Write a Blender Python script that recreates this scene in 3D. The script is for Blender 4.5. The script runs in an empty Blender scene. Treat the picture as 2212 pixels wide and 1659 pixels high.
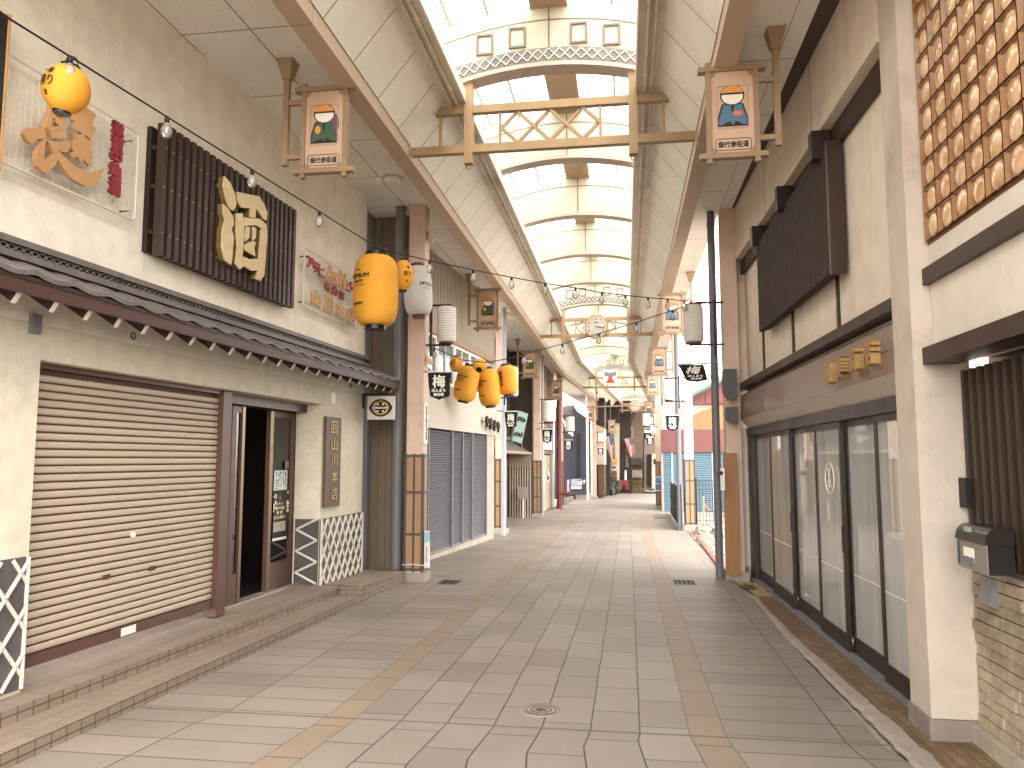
import bpy, bmesh, math, random
from mathutils import Vector, Matrix
from math import radians, sin, cos, tan, pi, sqrt, atan, atan2
random.seed(7)
sc = bpy.context.scene
COL = sc.collection
# ---------------------------------------------------------------- camera
FPX, PITCH, YAW, EYE = 1661.0, math.atan(162.5/1661), math.atan(245/1661*math.cos(math.atan(162.5/1661))), 1.5
cam = bpy.data.cameras.new('camera'); cam.sensor_width = 36; cam.lens = 36*FPX/2212
cam.clip_start = 0.05; cam.clip_end = 2000
co = bpy.data.objects.new('camera', cam); COL.objects.link(co)
co.location = (0, 0, EYE); co.rotation_euler = (pi/2+PITCH, 0, YAW)
sc.camera = co
# ---------------------------------------------------------------- world, sun, exposure
SUN_EL, SUN_AZ = radians(60), radians(150)
w = bpy.data.worlds.new('World'); sc.world = w; w.use_nodes = True
nt = w.node_tree; nt.nodes.clear()
wo = nt.nodes.new('ShaderNodeOutputWorld'); bg = nt.nodes.new('ShaderNodeBackground')
sky = nt.nodes.new('ShaderNodeTexSky'); sky.sky_type = 'NISHITA'; sky.sun_disc = False
sky.sun_elevation = SUN_EL; sky.sun_rotation = SUN_AZ; sky.air_density = 1.0; sky.dust_density = 1.0; sky.ozone_density = 0.6
hs = nt.nodes.new('ShaderNodeHueSaturation'); hs.inputs['Saturation'].default_value = 0.12
tint = nt.nodes.new('ShaderNodeMix'); tint.data_type = 'RGBA'; tint.blend_type = 'MULTIPLY'; tint.inputs[0].default_value = 1
tint.inputs[7].default_value = (1.0, 0.955, 0.885, 1)
nt.links.new(sky.outputs[0], hs.inputs['Color']); nt.links.new(hs.outputs[0], tint.inputs[6]); nt.links.new(tint.outputs[2], bg.inputs[0])
bg.inputs[1].default_value = 0.15
nt.links.new(bg.outputs[0], wo.inputs[0])
sl = bpy.data.lights.new('sun', 'SUN'); sl.energy = 0.5; sl.angle = radians(50); sl.color = (1, .94, .85)
so = bpy.data.objects.new('sun', sl); COL.objects.link(so); so.location = (6, 10, 30)
d = Vector((cos(SUN_EL)*sin(SUN_AZ), cos(SUN_EL)*cos(SUN_AZ), sin(SUN_EL)))
so.rotation_euler = d.to_track_quat('Z', 'Y').to_euler()
sc.view_settings.view_transform = 'Standard'; sc.view_settings.look = 'None'
sc.view_settings.gamma = 1; sc.view_settings.exposure = 3.2
sc.cycles.max_bounces = 10; sc.cycles.diffuse_bounces = 6; sc.cycles.transparent_max_bounces = 16
sc.cycles.glossy_bounces = 4; sc.cycles.transmission_bounces = 6
sc.cycles.use_denoising = True; sc.cycles.sample_clamp_indirect = 8
sc.cycles.caustics_reflective = False; sc.cycles.caustics_refractive = False

# ---------------------------------------------------------------- measuring helpers (points on real planes)
_F = Vector((-sin(YAW)*cos(PITCH), cos(YAW)*cos(PITCH), sin(PITCH))); _R = Vector((cos(YAW), sin(YAW), 0)); _U = _R.cross(_F)
ZR = dict(a=(0,0,1500/2212), b=(0,1000,1700/2212), c=(0,1900,1500/2212), m=(1000,0,1800/2212), r=(2600,0,1432/2210),
          s=(2600,950,1432/2210), e=(2600,1949,1432/2210), i=(1350,800,1000/2212), q=(2000,1000,950/2212), p=(1350,1450,1000/1952),
          f=(2100,1450,900/1757), v=(1100,1900,1800/2212), h=(2150,1550,500/1843), j=(1950,1450,400/1327), k=(0,300,560/1548),
          t=(1550,0,1300/2212), x=(3400,0,632/1048), y=(3400,1000,632/1048), z=(3400,2000,632/1024), w=(1100,2100,700/2212),
          g=(0,2200,1000/2013), D=(0,0,4032/2212))
def D(k, x, y):
    a = ZR[k]; return ((a[0]+x*a[2])*2212/4032, (a[1]+y*a[2])*2212/4032)
def ray(u, v): return _F + (u-1106)/FPX*_R + (829.5-v)/FPX*_U
EYEV = Vector((0, 0, EYE))
def hit(u, v, n, c):
    d = ray(u, v); n = Vector(n); return EYEV + d*((c - n.dot(EYEV))/n.dot(d))
def gz(y): return 0.0 if y < 10 else (-0.016*(y-10) if y < 60 else -0.8)
def G(u, v):
    z = 0.0
    for _ in range(30):
        p = hit(u, v, (0, 0, 1), z); z = gz(p.y)
    return p
def onY(u, v, Y): return hit(u, v, (0, 1, 0), Y)
def onX(u, v, X): return hit(u, v, (1, 0, 0), X)
NL = Vector((1, -.055, 0)); CL = -3.665
NR = Vector((1, .0241, 0)); CR = 1.711
NB = Vector((1, -.08, 0)); CB = -3.908
def WL(u, v, off=0): return hit(u, v, NL, CL+off)
def WR(u, v, off=0): return hit(u, v, NR, CR-off)
def WB(u, v, off=0): return hit(u, v, NB, CB+off)
def wl(y, z, off=0): return Vector((CL+.055*y+off, y, z))
def wr(y, z, off=0): return Vector((CR-.0241*y-off, y, z))
def wb(y, z, off=0): return Vector((CB+.08*y+off, y, z))

# ---------------------------------------------------------------- materials
def lin(c):
    if isinstance(c, str):
        c = c.lstrip('#'); c = [int(c[i:i+2], 16)/255 for i in (0, 2, 4)]
        c = [x/12.92 if x <= .04045 else ((x+.055)/1.055)**2.4 for x in c]
    g = .3*c[0]+.59*c[1]+.11*c[2]; k = .24*(1-.6*min(1, (max(c)-min(c))/(max(c)+1e-6)))
    return (c[0]+(g-c[0])*k, c[1]+(g-c[1])*k, c[2]+(g-c[2])*k, 1)
MATS = {}
def N(nt, t, **kw):
    n = nt.nodes.new('ShaderNode'+t)
    for k, v in kw.items():
        if k.startswith('i_'):
            n.inputs[k[2:].replace('_', ' ')].default_value = v
        else: setattr(n, k, v)
    return n
def mix(nt, f, a, b, bt='MIX'):
    n = nt.nodes.new('ShaderNodeMix'); n.data_type = 'RGBA'; n.blend_type = bt
    for s, v in ((0, f), (6, a), (7, b)):
        if hasattr(v, 'is_output'): nt.links.new(v, n.inputs[s])
        else: n.inputs[s].default_value = v
    return n.outputs[2]
def mul(c, k): return (c[0]*k, c[1]*k, c[2]*k, 1)
def base(name):
    m = bpy.data.materials.new(name); m.use_nodes = True; MATS[name] = m
    nt = m.node_tree; b = nt.nodes['Principled BSDF']; return m, nt, b
def ramp(nt, src, p0, p1, a=(0,0,0,1), b=(1,1,1,1)):
    r = N(nt, 'ValToRGB'); r.color_ramp.elements[0].position = p0; r.color_ramp.elements[1].position = p1
    r.color_ramp.elements[0].color = a; r.color_ramp.elements[1].color = b
    nt.links.new(src, r.inputs[0]); return r.outputs[0]
def mat(name, col, rough=.6, var=.10, scale=2.5, bump=0, bscale=60, metal=0, stain=0, stain_col='#6b5238', spec=.4, streak=0, grain=None):
    if name in MATS: return MATS[name]
    m, nt, b = base(name); c = lin(col)
    tc = N(nt, 'TexCoord'); P = tc.outputs['Object']
    n1 = N(nt, 'TexNoise'); n1.inputs['Scale'].default_value = scale; n1.inputs['Detail'].default_value = 8; n1.inputs['Roughness'].default_value = .65
    if grain:
        mp = N(nt, 'Mapping'); mp.inputs['Scale'].default_value = grain; nt.links.new(P, mp.inputs[0]); nt.links.new(mp.outputs[0], n1.inputs['Vector'])
    else: nt.links.new(P, n1.inputs['Vector'])
    f = ramp(nt, n1.outputs[0], .3, .7)
    out = mix(nt, f, mul(c, 1-var), mul(c, 1+var*.7))
    if stain or streak:
        n2 = N(nt, 'TexNoise'); n2.inputs['Scale'].default_value = 1.1; n2.inputs['Detail'].default_value = 10; n2.inputs['Roughness'].default_value = .7
        mp = N(nt, 'Mapping'); mp.inputs['Scale'].default_value = (1, 1, 1) if not streak else (6, 6, .35); nt.links.new(P, mp.inputs[0]); nt.links.new(mp.outputs[0], n2.inputs['Vector'])
        f2 = ramp(nt, n2.outputs[0], .52, .78, (0,0,0,1), (stain or streak,)*3+(1,))
        out = mix(nt, f2, out, lin(stain_col))
    nt.links.new(out, b.inputs['Base Color'])
    b.inputs['Roughness'].default_value = rough; b.inputs['Metallic'].default_value = metal; b.inputs['Specular IOR Level'].default_value = spec
    rr = N(nt, 'MapRange', i_To_Min=max(0, rough-.1), i_To_Max=min(1, rough+.12)); nt.links.new(n1.outputs[0], rr.inputs[0]); nt.links.new(rr.outputs[0], b.inputs['Roughness'])
    if bump:
        n3 = N(nt, 'TexNoise'); n3.inputs['Scale'].default_value = bscale; n3.inputs['Detail'].default_value = 5; nt.links.new(P, n3.inputs['Vector'])
        bp = N(nt, 'Bump'); bp.inputs['Strength'].default_value = bump; bp.inputs['Distance'].default_value = .01
        nt.links.new(n3.outputs[0], bp.inputs['Height']); nt.links.new(bp.outputs[0], b.inputs['Normal'])
    return m
def tiled(name, col, col2, mortar, bw, bh, ms, off=.5, rough=.6, var=.12, bump=.4, swap=False, dirt=.0, dirt_col='#5a4632', freq=2, spec=.4, obj=None, spots=0):
    """brick pattern on UV metres (or object axes given by obj=(i,j))"""
    m, nt, b = base(name)
    tc = N(nt, 'TexCoord'); P = tc.outputs['UV']
    if obj is not None:
        sp = N(nt, 'SeparateXYZ'); nt.links.new(tc.outputs['Object'], sp.inputs[0]); cb = N(nt, 'CombineXYZ')
        nt.links.new(sp.outputs[obj[0]], cb.inputs[0]); nt.links.new(sp.outputs[obj[1]], cb.inputs[1]); P = cb.outputs[0]
    br = N(nt, 'TexBrick'); br.offset = off; br.offset_frequency = freq; br.squash = 1
    br.inputs['Scale'].default_value = 1; br.inputs['Brick Width'].default_value = bw; br.inputs['Row Height'].default_value = bh
    br.inputs['Mortar Size'].default_value = ms; br.inputs['Mortar Smooth'].default_value = .15; br.inputs['Bias'].default_value = 0
    br.inputs['Color1'].default_value = lin(col); br.inputs['Color2'].default_value = lin(col2); br.inputs['Mortar'].default_value = lin(mortar)
    nt.links.new(P, br.inputs['Vector'])
    n1 = N(nt, 'TexNoise'); n1.inputs['Scale'].default_value = 1.3; n1.inputs['Detail'].default_value = 10; n1.inputs['Roughness'].default_value = .7
    nt.links.new(tc.outputs['Object'], n1.inputs['Vector'])
    f = ramp(nt, n1.outputs[0], .3, .72, (1-var,)*3+(1,), (1+var*.4,)*3+(1,))
    out = mix(nt, 1.0, br.outputs[0], f, 'MULTIPLY')
    n2 = N(nt, 'TexNoise'); n2.inputs['Scale'].default_value = 120; n2.inputs['Detail'].default_value = 3; nt.links.new(tc.outputs['Object'], n2.inputs['Vector'])
    f2 = ramp(nt, n2.outputs[0], .35, .7, (.86,)*3+(1,), (1.08,)*3+(1,))
    out = mix(nt, 1.0, out, f2, 'MULTIPLY')
    if spots:
        vo = N(nt, 'TexVoronoi'); vo.inputs['Scale'].default_value = 2.6; vo.inputs['Randomness'].default_value = 1; nt.links.new(tc.outputs['Object'], vo.inputs['Vector'])
        n4 = N(nt, 'TexNoise'); n4.inputs['Scale'].default_value = .9; nt.links.new(tc.outputs['Object'], n4.inputs['Vector'])
        sp_ = N(nt, 'Math', operation='MULTIPLY'); nt.links.new(ramp(nt, vo.outputs['Distance'], .025, .05, (1,1,1,1), (0,0,0,1)), sp_.inputs[0]); nt.links.new(ramp(nt, n4.outputs[0], .45, .6), sp_.inputs[1])
        sq = N(nt, 'Math', operation='MULTIPLY'); nt.links.new(sp_.outputs[0], sq.inputs[0]); sq.inputs[1].default_value = spots
        out = mix(nt, sq.outputs[0], out, lin('#3d332d'))
        n5 = N(nt, 'TexNoise'); n5.inputs['Scale'].default_value = .55; n5.inputs['Detail'].default_value = 6; n5.inputs['Roughness'].default_value = .6; nt.links.new(tc.outputs['Object'], n5.inputs['Vector'])
        out = mix(nt, 1.0, out, ramp(nt, n5.outputs[0], .3, .7, (.84, .83, .82, 1), (1.08, 1.08, 1.08, 1)), 'MULTIPLY')
    if dirt:
        n3 = N(nt, 'TexNoise'); n3.inputs['Scale'].default_value = 2.2; n3.inputs['Detail'].default_value = 12; n3.inputs['Roughness'].default_value = .75
        nt.links.new(tc.outputs['Object'], n3.inputs['Vector'])
        out = mix(nt, ramp(nt, n3.outputs[0], .5, .8, (0,0,0,1), (dirt,)*3+(1,)), out, lin(dirt_col))
    nt.links.new(out, b.inputs['Base Color']); b.inputs['Specular IOR Level'].default_value = spec
    rr = N(nt, 'MapRange', i_To_Min=rough-.12, i_To_Max=rough+.15); nt.links.new(n1.outputs[0], rr.inputs[0]); nt.links.new(rr.outputs[0], b.inputs['Roughness'])
    iv = N(nt, 'Math', operation='SUBTRACT'); iv.inputs[0].default_value = 1; nt.links.new(br.outputs['Fac'], iv.inputs[1])
    ad = N(nt, 'Math', operation='MULTIPLY_ADD'); nt.links.new(n2.outputs[0], ad.inputs[0]); ad.inputs[1].default_value = .15; nt.links.new(iv.outputs[0], ad.inputs[2])
    bp = N(nt, 'Bump'); bp.inputs['Strength'].default_value = bump; bp.inputs['Distance'].default_value = .004
    nt.links.new(ad.outputs[0], bp.inputs['Height']); nt.links.new(bp.outputs[0], b.inputs['Normal'])
    return m
def emis_free_translucent(name, col, trans=.5, rough=.5, clear=0.0, seams=None, var=.08, stain=0):
    """thin light-passing sheet: diffuse + translucent (+ clear)"""
    m, nt, b = base(name); nt.nodes.remove(b)
    o = [n for n in nt.nodes if n.type == 'OUTPUT_MATERIAL'][0]
    tc = N(nt, 'TexCoord'); n1 = N(nt, 'TexNoise'); n1.inputs['Scale'].default_value = 1.6; n1.inputs['Detail'].default_value = 9; n1.inputs['Roughness'].default_value = .7
    nt.links.new(tc.outputs['Object'], n1.inputs['Vector'])
    c = lin(col); out = mix(nt, ramp(nt, n1.outputs[0], .35, .7), mul(c, 1-var), mul(c, 1+var*.3))
    if stain:
        n2 = N(nt, 'TexNoise'); n2.inputs['Scale'].default_value = 1; n2.inputs['Detail'].default_value = 10; n2.inputs['Roughness'].default_value = .72
        mp = N(nt, 'Mapping'); mp.inputs['Scale'].default_value = (3, 3, .8); nt.links.new(tc.outputs['Object'], mp.inputs[0]); nt.links.new(mp.outputs[0], n2.inputs['Vector'])
        out = mix(nt, ramp(nt, n2.outputs[0], .54, .8, (0,0,0,1), (stain,)*3+(1,)), out, lin('#8f7650'))
    df = N(nt, 'BsdfPrincipled'); df.inputs['Roughness'].default_value = rough; df.inputs['Specular IOR Level'].default_value = .3; nt.links.new(out, df.inputs['Base Color'])
    tr = N(nt, 'BsdfTranslucent'); nt.links.new(out, tr.inputs[0])
    mx = N(nt, 'MixShader'); mx.inputs[0].default_value = trans; nt.links.new(df.outputs[0], mx.inputs[1]); nt.links.new(tr.outputs[0], mx.inputs[2])
    res = mx.outputs[0]
    if clear:
        tp = N(nt, 'BsdfTransparent'); tp.inputs[0].default_value = (.97, .96, .94, 1)
        m2 = N(nt, 'MixShader'); m2.inputs[0].default_value = clear; nt.links.new(res, m2.inputs[1]); nt.links.new(tp.outputs[0], m2.inputs[2]); res = m2.outputs[0]
    nt.links.new(res, o.inputs[0]); return m
def glass(name, tintc=(.9, .92, .9), ior=1.6, rough=.0, add=0.0):
    m, nt, b = base(name); nt.nodes.remove(b)
    o = [n for n in nt.nodes if n.type == 'OUTPUT_MATERIAL'][0]
    fr = N(nt, 'Fresnel'); fr.inputs[0].default_value = ior
    ad = N(nt, 'Math', operation='ADD'); ad.use_clamp = True; nt.links.new(fr.outputs[0], ad.inputs[0]); ad.inputs[1].default_value = add
    tp = N(nt, 'BsdfTransparent'); tp.inputs[0].default_value = (*tintc, 1)
    gl = N(nt, 'BsdfGlossy'); gl.inputs['Roughness'].default_value = rough
    mx = N(nt, 'MixShader'); nt.links.new(ad.outputs[0], mx.inputs[0]); nt.links.new(tp.outputs[0], mx.inputs[1]); nt.links.new(gl.outputs[0], mx.inputs[2])
    nt.links.new(mx.outputs[0], o.inputs[0]); return m

def milky_glass(name, col, milk, ior):
    """glass with a thin whitish film: part clear, part scattering, mirror by angle"""
    m, nt, b = base(name); nt.nodes.remove(b)
    o = [n for n in nt.nodes if n.type == 'OUTPUT_MATERIAL'][0]
    fr = N(nt, 'Fresnel'); fr.inputs[0].default_value = ior
    tc = N(nt, 'TexCoord'); mp = N(nt, 'Mapping'); mp.inputs['Scale'].default_value = (5, 5, .4); n1 = N(nt, 'TexNoise'); n1.inputs['Scale'].default_value = 1.5; n1.inputs['Detail'].default_value = 8
    nt.links.new(tc.outputs['Object'], mp.inputs[0]); nt.links.new(mp.outputs[0], n1.inputs['Vector'])
    mr = N(nt, 'MapRange', i_To_Min=milk*.55, i_To_Max=milk*1.45); nt.links.new(n1.outputs[0], mr.inputs[0])
    tp = N(nt, 'BsdfTransparent'); tp.inputs[0].default_value = (.9, .9, .88, 1)
    df = N(nt, 'BsdfDiffuse'); df.inputs[0].default_value = lin(col)
    m1 = N(nt, 'MixShader'); nt.links.new(mr.outputs[0], m1.inputs[0]); nt.links.new(tp.outputs[0], m1.inputs[1]); nt.links.new(df.outputs[0], m1.inputs[2])
    gl = N(nt, 'BsdfGlossy'); gl.inputs['Roughness'].default_value = .015
    mx = N(nt, 'MixShader'); nt.links.new(fr.outputs[0], mx.inputs[0]); nt.links.new(m1.outputs[0], mx.inputs[1]); nt.links.new(gl.outputs[0], mx.inputs[2])
    nt.links.new(mx.outputs[0], o.inputs[0]); return m

# ---------------------------------------------------------------- mesh builder
ORIG = {}
class MB:
    def __init__(s): s.v = []; s.f = []; s.uv = {}; s.smooth = set()
    def add(s, pts, faces, smooth=False):
        n = len(s.v); s.v += [Vector(p) for p in pts]
        for f in faces:
            if smooth: s.smooth.add(len(s.f))
            s.f.append([n+i for i in f])
        return s
    def quad(s, a, b, c, d, uv=None):
        if uv: s.uv[len(s.f)] = uv
        return s.add((a, b, c, d), ((0, 1, 2, 3),))
    def poly(s, pts): return s.add(pts, (list(range(len(pts))),))
    def prism(s, pts, e):
        """closed polygon extruded by vector e"""
        n = len(pts); e = Vector(e); p = [Vector(q) for q in pts]
        fs = [list(range(n))[::-1], list(range(n, 2*n))] + [[i, (i+1) % n, n+(i+1) % n, n+i] for i in range(n)]
        return s.add(p+[q+e for q in p], fs)
    def box(s, a, b):
        (x0, y0, z0), (x1, y1, z1) = a, b
        x0, x1 = sorted((x0, x1)); y0, y1 = sorted((y0, y1)); z0, z1 = sorted((z0, z1))
        P = [(x0,y0,z0),(x1,y0,z0),(x1,y1,z0),(x0,y1,z0),(x0,y0,z1),(x1,y0,z1),(x1,y1,z1),(x0,y1,z1)]
        return s.add(P, ((0,3,2,1),(4,5,6,7),(0,1,5,4),(1,2,6,5),(2,3,7,6),(3,0,4,7)))
    def bar(s, p, q, w, h, up=(0, 0, 1)):
        """rectangular bar from p to q; w across, h along up"""
        p, q = Vector(p), Vector(q); d = (q-p).normalized(); u = Vector(up)
        if abs(d.dot(u)) > .98: u = Vector((0, 1, 0)) if abs(d.y) < .9 else Vector((1, 0, 0))
        sd = d.cross(u).normalized()*w/2; u2 = sd.cross(d).normalized()*h/2
        return s.prism([p-sd-u2, p+sd-u2, p+sd+u2, p-sd+u2], q-p)
    def tube(s, pts, r, n=8, cap=True):
        pts = [Vector(p) for p in pts]; rs = r if isinstance(r, (list, tuple)) else [r]*len(pts); N_ = len(pts); V = []
        pu = None
        for i, p in enumerate(pts):
            d = (pts[min(i+1, N_-1)]-pts[max(i-1, 0)]).normalized()
            if pu is None:
                u = Vector((0, 0, 1)) if abs(d.z) < .9 else Vector((1, 0, 0))
            else: u = pu
            a = (u-d*u.dot(d)).normalized(); pu = a; b = d.cross(a)
            V += [p+rs[i]*(cos(2*pi*k/n)*a+sin(2*pi*k/n)*b) for k in range(n)]
        F = [[i*n+k, i*n+(k+1) % n, (i+1)*n+(k+1) % n, (i+1)*n+k] for i in range(N_-1) for k in range(n)]
        s.add(V, F, True)
        if cap: s.add(V[:n], (list(range(n))[::-1],)); s.add(V[-n:], (list(range(n)),))
        return s
    def lathe(s, prof, c=(0, 0, 0), n=24, smooth=True, M=None):
        V = []; c = Vector(c)
        for r, z in prof: V += [Vector((r*cos(2*pi*k/n), r*sin(2*pi*k/n), z)) for k in range(n)]
        if M: V = [M @ q for q in V]
        V = [q+c for q in V]
        F = [[i*n+k, i*n+(k+1) % n, (i+1)*n+(k+1) % n, (i+1)*n+k] for i in range(len(prof)-1) for k in range(n)]
        s.add(V, F, smooth); return s
    def disc(s, c, ex, ey, r, n=24, e=None):
        P = [Vector(c)+r*(cos(2*pi*k/n)*Vector(ex)+sin(2*pi*k/n)*Vector(ey)) for k in range(n)]
        return s.prism(P, e) if e is not None else s.poly(P)
    def build(s, name, m, parent=None, fix=True):
        me = bpy.data.meshes.new(name); o = bpy.data.objects.new(name, me); COL.objects.link(o)
        off = Vector((0, 0, 0))
        if parent is not None:
            o.parent = parent; off = ORIG.get(parent.name, Vector((0, 0, 0)))
        ORIG[o.name] = off
        me.from_pydata([q-off for q in s.v], [], s.f)
        if s.uv:
            ul = me.uv_layers.new(name='UVMap')
            for fi, u in s.uv.items():
                for li, q in zip(me.polygons[fi].loop_indices, u): ul.data[li].uv = q
        for fi in s.smooth: me.polygons[fi].use_smooth = True
        if fix:
            bm = bmesh.new(); bm.from_mesh(me); bmesh.ops.recalc_face_normals(bm, faces=bm.faces); bm.to_mesh(me); bm.free()
        for mm in (m if isinstance(m, (list, tuple)) else [m]): me.materials.append(mm)
        me.update(); return o
def tag(o, label, cat, group=None, kind=None):
    if label: o['label'] = label
    if cat: o['category'] = cat
    if group: o['group'] = group
    if kind: o['kind'] = kind
    return o
def struct(o, kind='structure'): o['kind'] = kind; return o
def thing(name, label, cat, loc=(0, 0, 0), group=None):
    o = bpy.data.objects.new(name, None); COL.objects.link(o); o.location = loc; o.empty_display_size = .1
    ORIG[o.name] = Vector(loc); return tag(o, label, cat, group)
KIDS = {}
def copy_tree(o, loc=None, rz=None, label=None, parent=None):
    c = o.copy(); COL.objects.link(c)
    if parent is not None: c.parent = parent
    if loc is not None: c.location = loc
    if rz is not None: c.rotation_euler = (0, 0, rz)
    if label: c['label'] = label
    for ch in [k for k in COL.objects if k.parent == o]: copy_tree(ch, parent=c)
    return c
# ---------------------------------------------------------------- lettering
_TX = {}
def text_mesh(s):
    """unit glyph outlines -> (verts2d, faces) with bounding box"""
    if s in _TX: return _TX[s]
    cu = bpy.data.curves.new('lettering', 'FONT'); cu.body = s; cu.size = 1; cu.resolution_u = 3; cu.fill_mode = 'FRONT'
    o = bpy.data.objects.new('lettering', cu); COL.objects.link(o)
    dg = bpy.context.evaluated_depsgraph_get(); dg.update()
    me = bpy.data.meshes.new_from_object(o.evaluated_get(dg))
    V = [(q.co.x, q.co.y) for q in me.vertices]; F = [list(p.vertices) for p in me.polygons]
    bpy.data.objects.remove(o); bpy.data.curves.remove(cu); bpy.data.meshes.remove(me)
    _TX[s] = (V, F); return _TX[s]
def letter(mb, s, c, ex, ey, w, h, depth=0.0, bold=0.0, shear=0.0):
    """lay text s into mb, centred on c, fitted into w x h, optionally extruded along ex x ey by depth"""
    V, F = text_mesh(s)
    if not V: return
    x0 = min(q[0] for q in V); x1 = max(q[0] for q in V); y0 = min(q[1] for q in V); y1 = max(q[1] for q in V)
    sx = w/max(1e-6, x1-x0); sy = h/max(1e-6, y1-y0)
    ex, ey, c = Vector(ex).normalized(), Vector(ey).normalized(), Vector(c); nn = ex.cross(ey)
    offs = [(0, 0)] if not bold else [(bold, 0), (-bold, 0), (0, bold), (0, -bold), (bold*.7, bold*.7), (-bold*.7, -bold*.7)]
    for k, (ox, oy) in enumerate(offs):
        Q = [c+ex*(((q[0]-(x0+x1)/2)*sx)+ox+shear*((q[1]-(y0+y1)/2)*sy))+ey*((q[1]-(y0+y1)/2)*sy+oy)+nn*(depth+k*.0002) for q in V]
        mb.add(Q, F)
        if depth:
            cnt = {}
            for f in F:
                for i in range(len(f)):
                    e = (f[i], f[(i+1) % len(f)]); cnt[e] = cnt.get(e, 0)+1
            for (a, b) in cnt:
                if (b, a) not in cnt: mb.add((Q[a], Q[b], Q[b]-nn*depth, Q[a]-nn*depth), ((0, 1, 2, 3),))
# ---------------------------------------------------------------- materials used all over
M_PANEL = tiled('cream_panel', '#f3f1ea', '#efece3', '#7d705a', .62, 4, .006, off=0, rough=.55, var=.10, bump=.3, dirt=.28, dirt_col='#b09a78')
M_SOFFIT = tiled('soffit_panel', '#f4f2ec', '#f1eee6', '#8b7d66', 1.05, .56, .006, off=0, rough=.6, var=.08, bump=.3, dirt=.25, dirt_col='#a08763')
M_BEAM = tiled('beam_paint', '#c8ad92', '#c1a68b', '#8d6d55', 2.4, 9, .004, off=0, rough=.5, var=.08, bump=.2, dirt=.3, dirt_col='#8f6b50')
M_BROWN = mat('bronze_paint', '#9a7e5e', .45, .12, 3, stain=.5, stain_col='#6b4e33')
M_GOLDBR = mat('truss_paint', '#9d8159', .45, .12, 4, streak=.6, stain_col='#7a5c36')
M_BOARD = emis_free_translucent('arch_board_sheet', '#d3ccb8', .30, .5, 0, var=.06, stain=.45)
M_CLEAR = emis_free_translucent('polycarbonate', '#eef0ee', .75, .4, .90, var=.02)
M_LEDGE = mat('ledge_paint', '#dcd2be', .6, .12, 2, stain=.7, stain_col='#7a664c')
M_PIPEW = mat('conduit_paint', '#d6cbb8', .5, .12, 5, stain=.6, stain_col='#8f7d65')
M_SIDEB = emis_free_translucent('side_sheet', '#f0ece0', .8, .5, 0, var=.04)
M_RIB = mat('rib_paint', '#b3a598', .5, .08, 3)
M_GAPSH = mat('gap_shade_brown', '#4d3c31', .6, .1)  # dark tone painting the shade of the gap beside the right soffit
M_SEAM = mat('seam_dark', '#6b5f52', .7, .05)
M_FRAME = mat('window_frame_paint', '#6d6560', .5, .08)
M_GREYB = mat('band_grey', '#7b736e', .6, .45, 4)
M_WHITE = mat('white_paint', '#ece6da', .5, .05)
M_PINK = mat('pillar_paint', '#d3b4a1', .55, .10, 3, bump=.15, bscale=90, stain=.75, stain_col='#8d5e45')
M_CONC = mat('concrete', '#a89b8b', .85, .18, 5, bump=.35, bscale=70, stain=.5, stain_col='#6f6151')
M_DARKM = mat('dark_metal', '#4b4645', .45, .12, 4)
M_GREYM = mat('grey_metal', '#77757a', .45, .1, 3, streak=.3, stain_col='#5b5450')
M_BLACK = mat('black_paint', '#1b1614', .45, .1)
M_CLAD = mat('orange_panel', '#a77d56', .5, .12, 3, grain=(8, 8, .6), stain=.4, stain_col='#7d5733')
M_RED = mat('red_paint', '#6e211d', .4, .1)
# ---------------------------------------------------------------- ground
YB = 4.45
def axis(y):
    if y <= 20: return 0.0
    if y <= 28: return .010*(y-20)**2/2
    return .32+.075*(y-28) if y < 53 else .32+.075*25+.16*(y-53)
def fan(u, y):
    k = 1+.11*max(0, YB-y); c = -.64
    x = c+(u-c)*k
    if u < c and u > -2 and y > YB: x += min(1, (c-u)/1.1)*(.031*(min(y, 10)-YB)+.007*max(0, min(y, 22)-10))
    return x
ys = [-6, -3, 0, 1.5, 3, 3.6, YB, 5, 6, 7, 8, 9, 10, 12, 14, 17, 20, 22, 24, 26, 28, 32, 36, 40, 45, 50, 55, 60, 70]
def strip(name, m, u0, u1, z=0.0, y0=-6, y1=70, uo=0.0, vo=0.0):
    b = MB(); yy = [y for y in ys if y0 <= y <= y1]
    for a, c in zip(yy[:-1], yy[1:]):
        pa = (fan(u0, a)+axis(a), a, gz(a)+z); pb = (fan(u1, a)+axis(a), a, gz(a)+z); pc = (fan(u1, c)+axis(c), c, gz(c)+z); pd = (fan(u0, c)+axis(c), c, gz(c)+z)
        b.quad(pa, pb, pc, pd, [(a+vo, u0-uo), (a+vo, u1-uo), (c+vo, u1-uo), (c+vo, u0-uo)])
    return struct(b.build(name, m))
M_PAVE = tiled('paver_centre', '#82776f', '#90857b', '#40372f', .48, .27171, .0045, rough=.5, var=.16, dirt=.25, dirt_col='#776a60', spots=.55)
M_PAVES = tiled('paver_side', '#857a70', '#92867b', '#4a4038', .25, .62, .0045, off=.0, rough=.55, var=.16, dirt=.28, dirt_col='#80715f', spots=.5)
M_STRIP = tiled('paver_band', '#8a7766', '#917d69', '#463b33', .48, .4, .0045, off=0, rough=.55, var=.16, dirt=.3, dirt_col='#80674f', spots=.4)
UL0, UL1, UR0, UR1 = -1.755, -1.572, .330, .520
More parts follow.
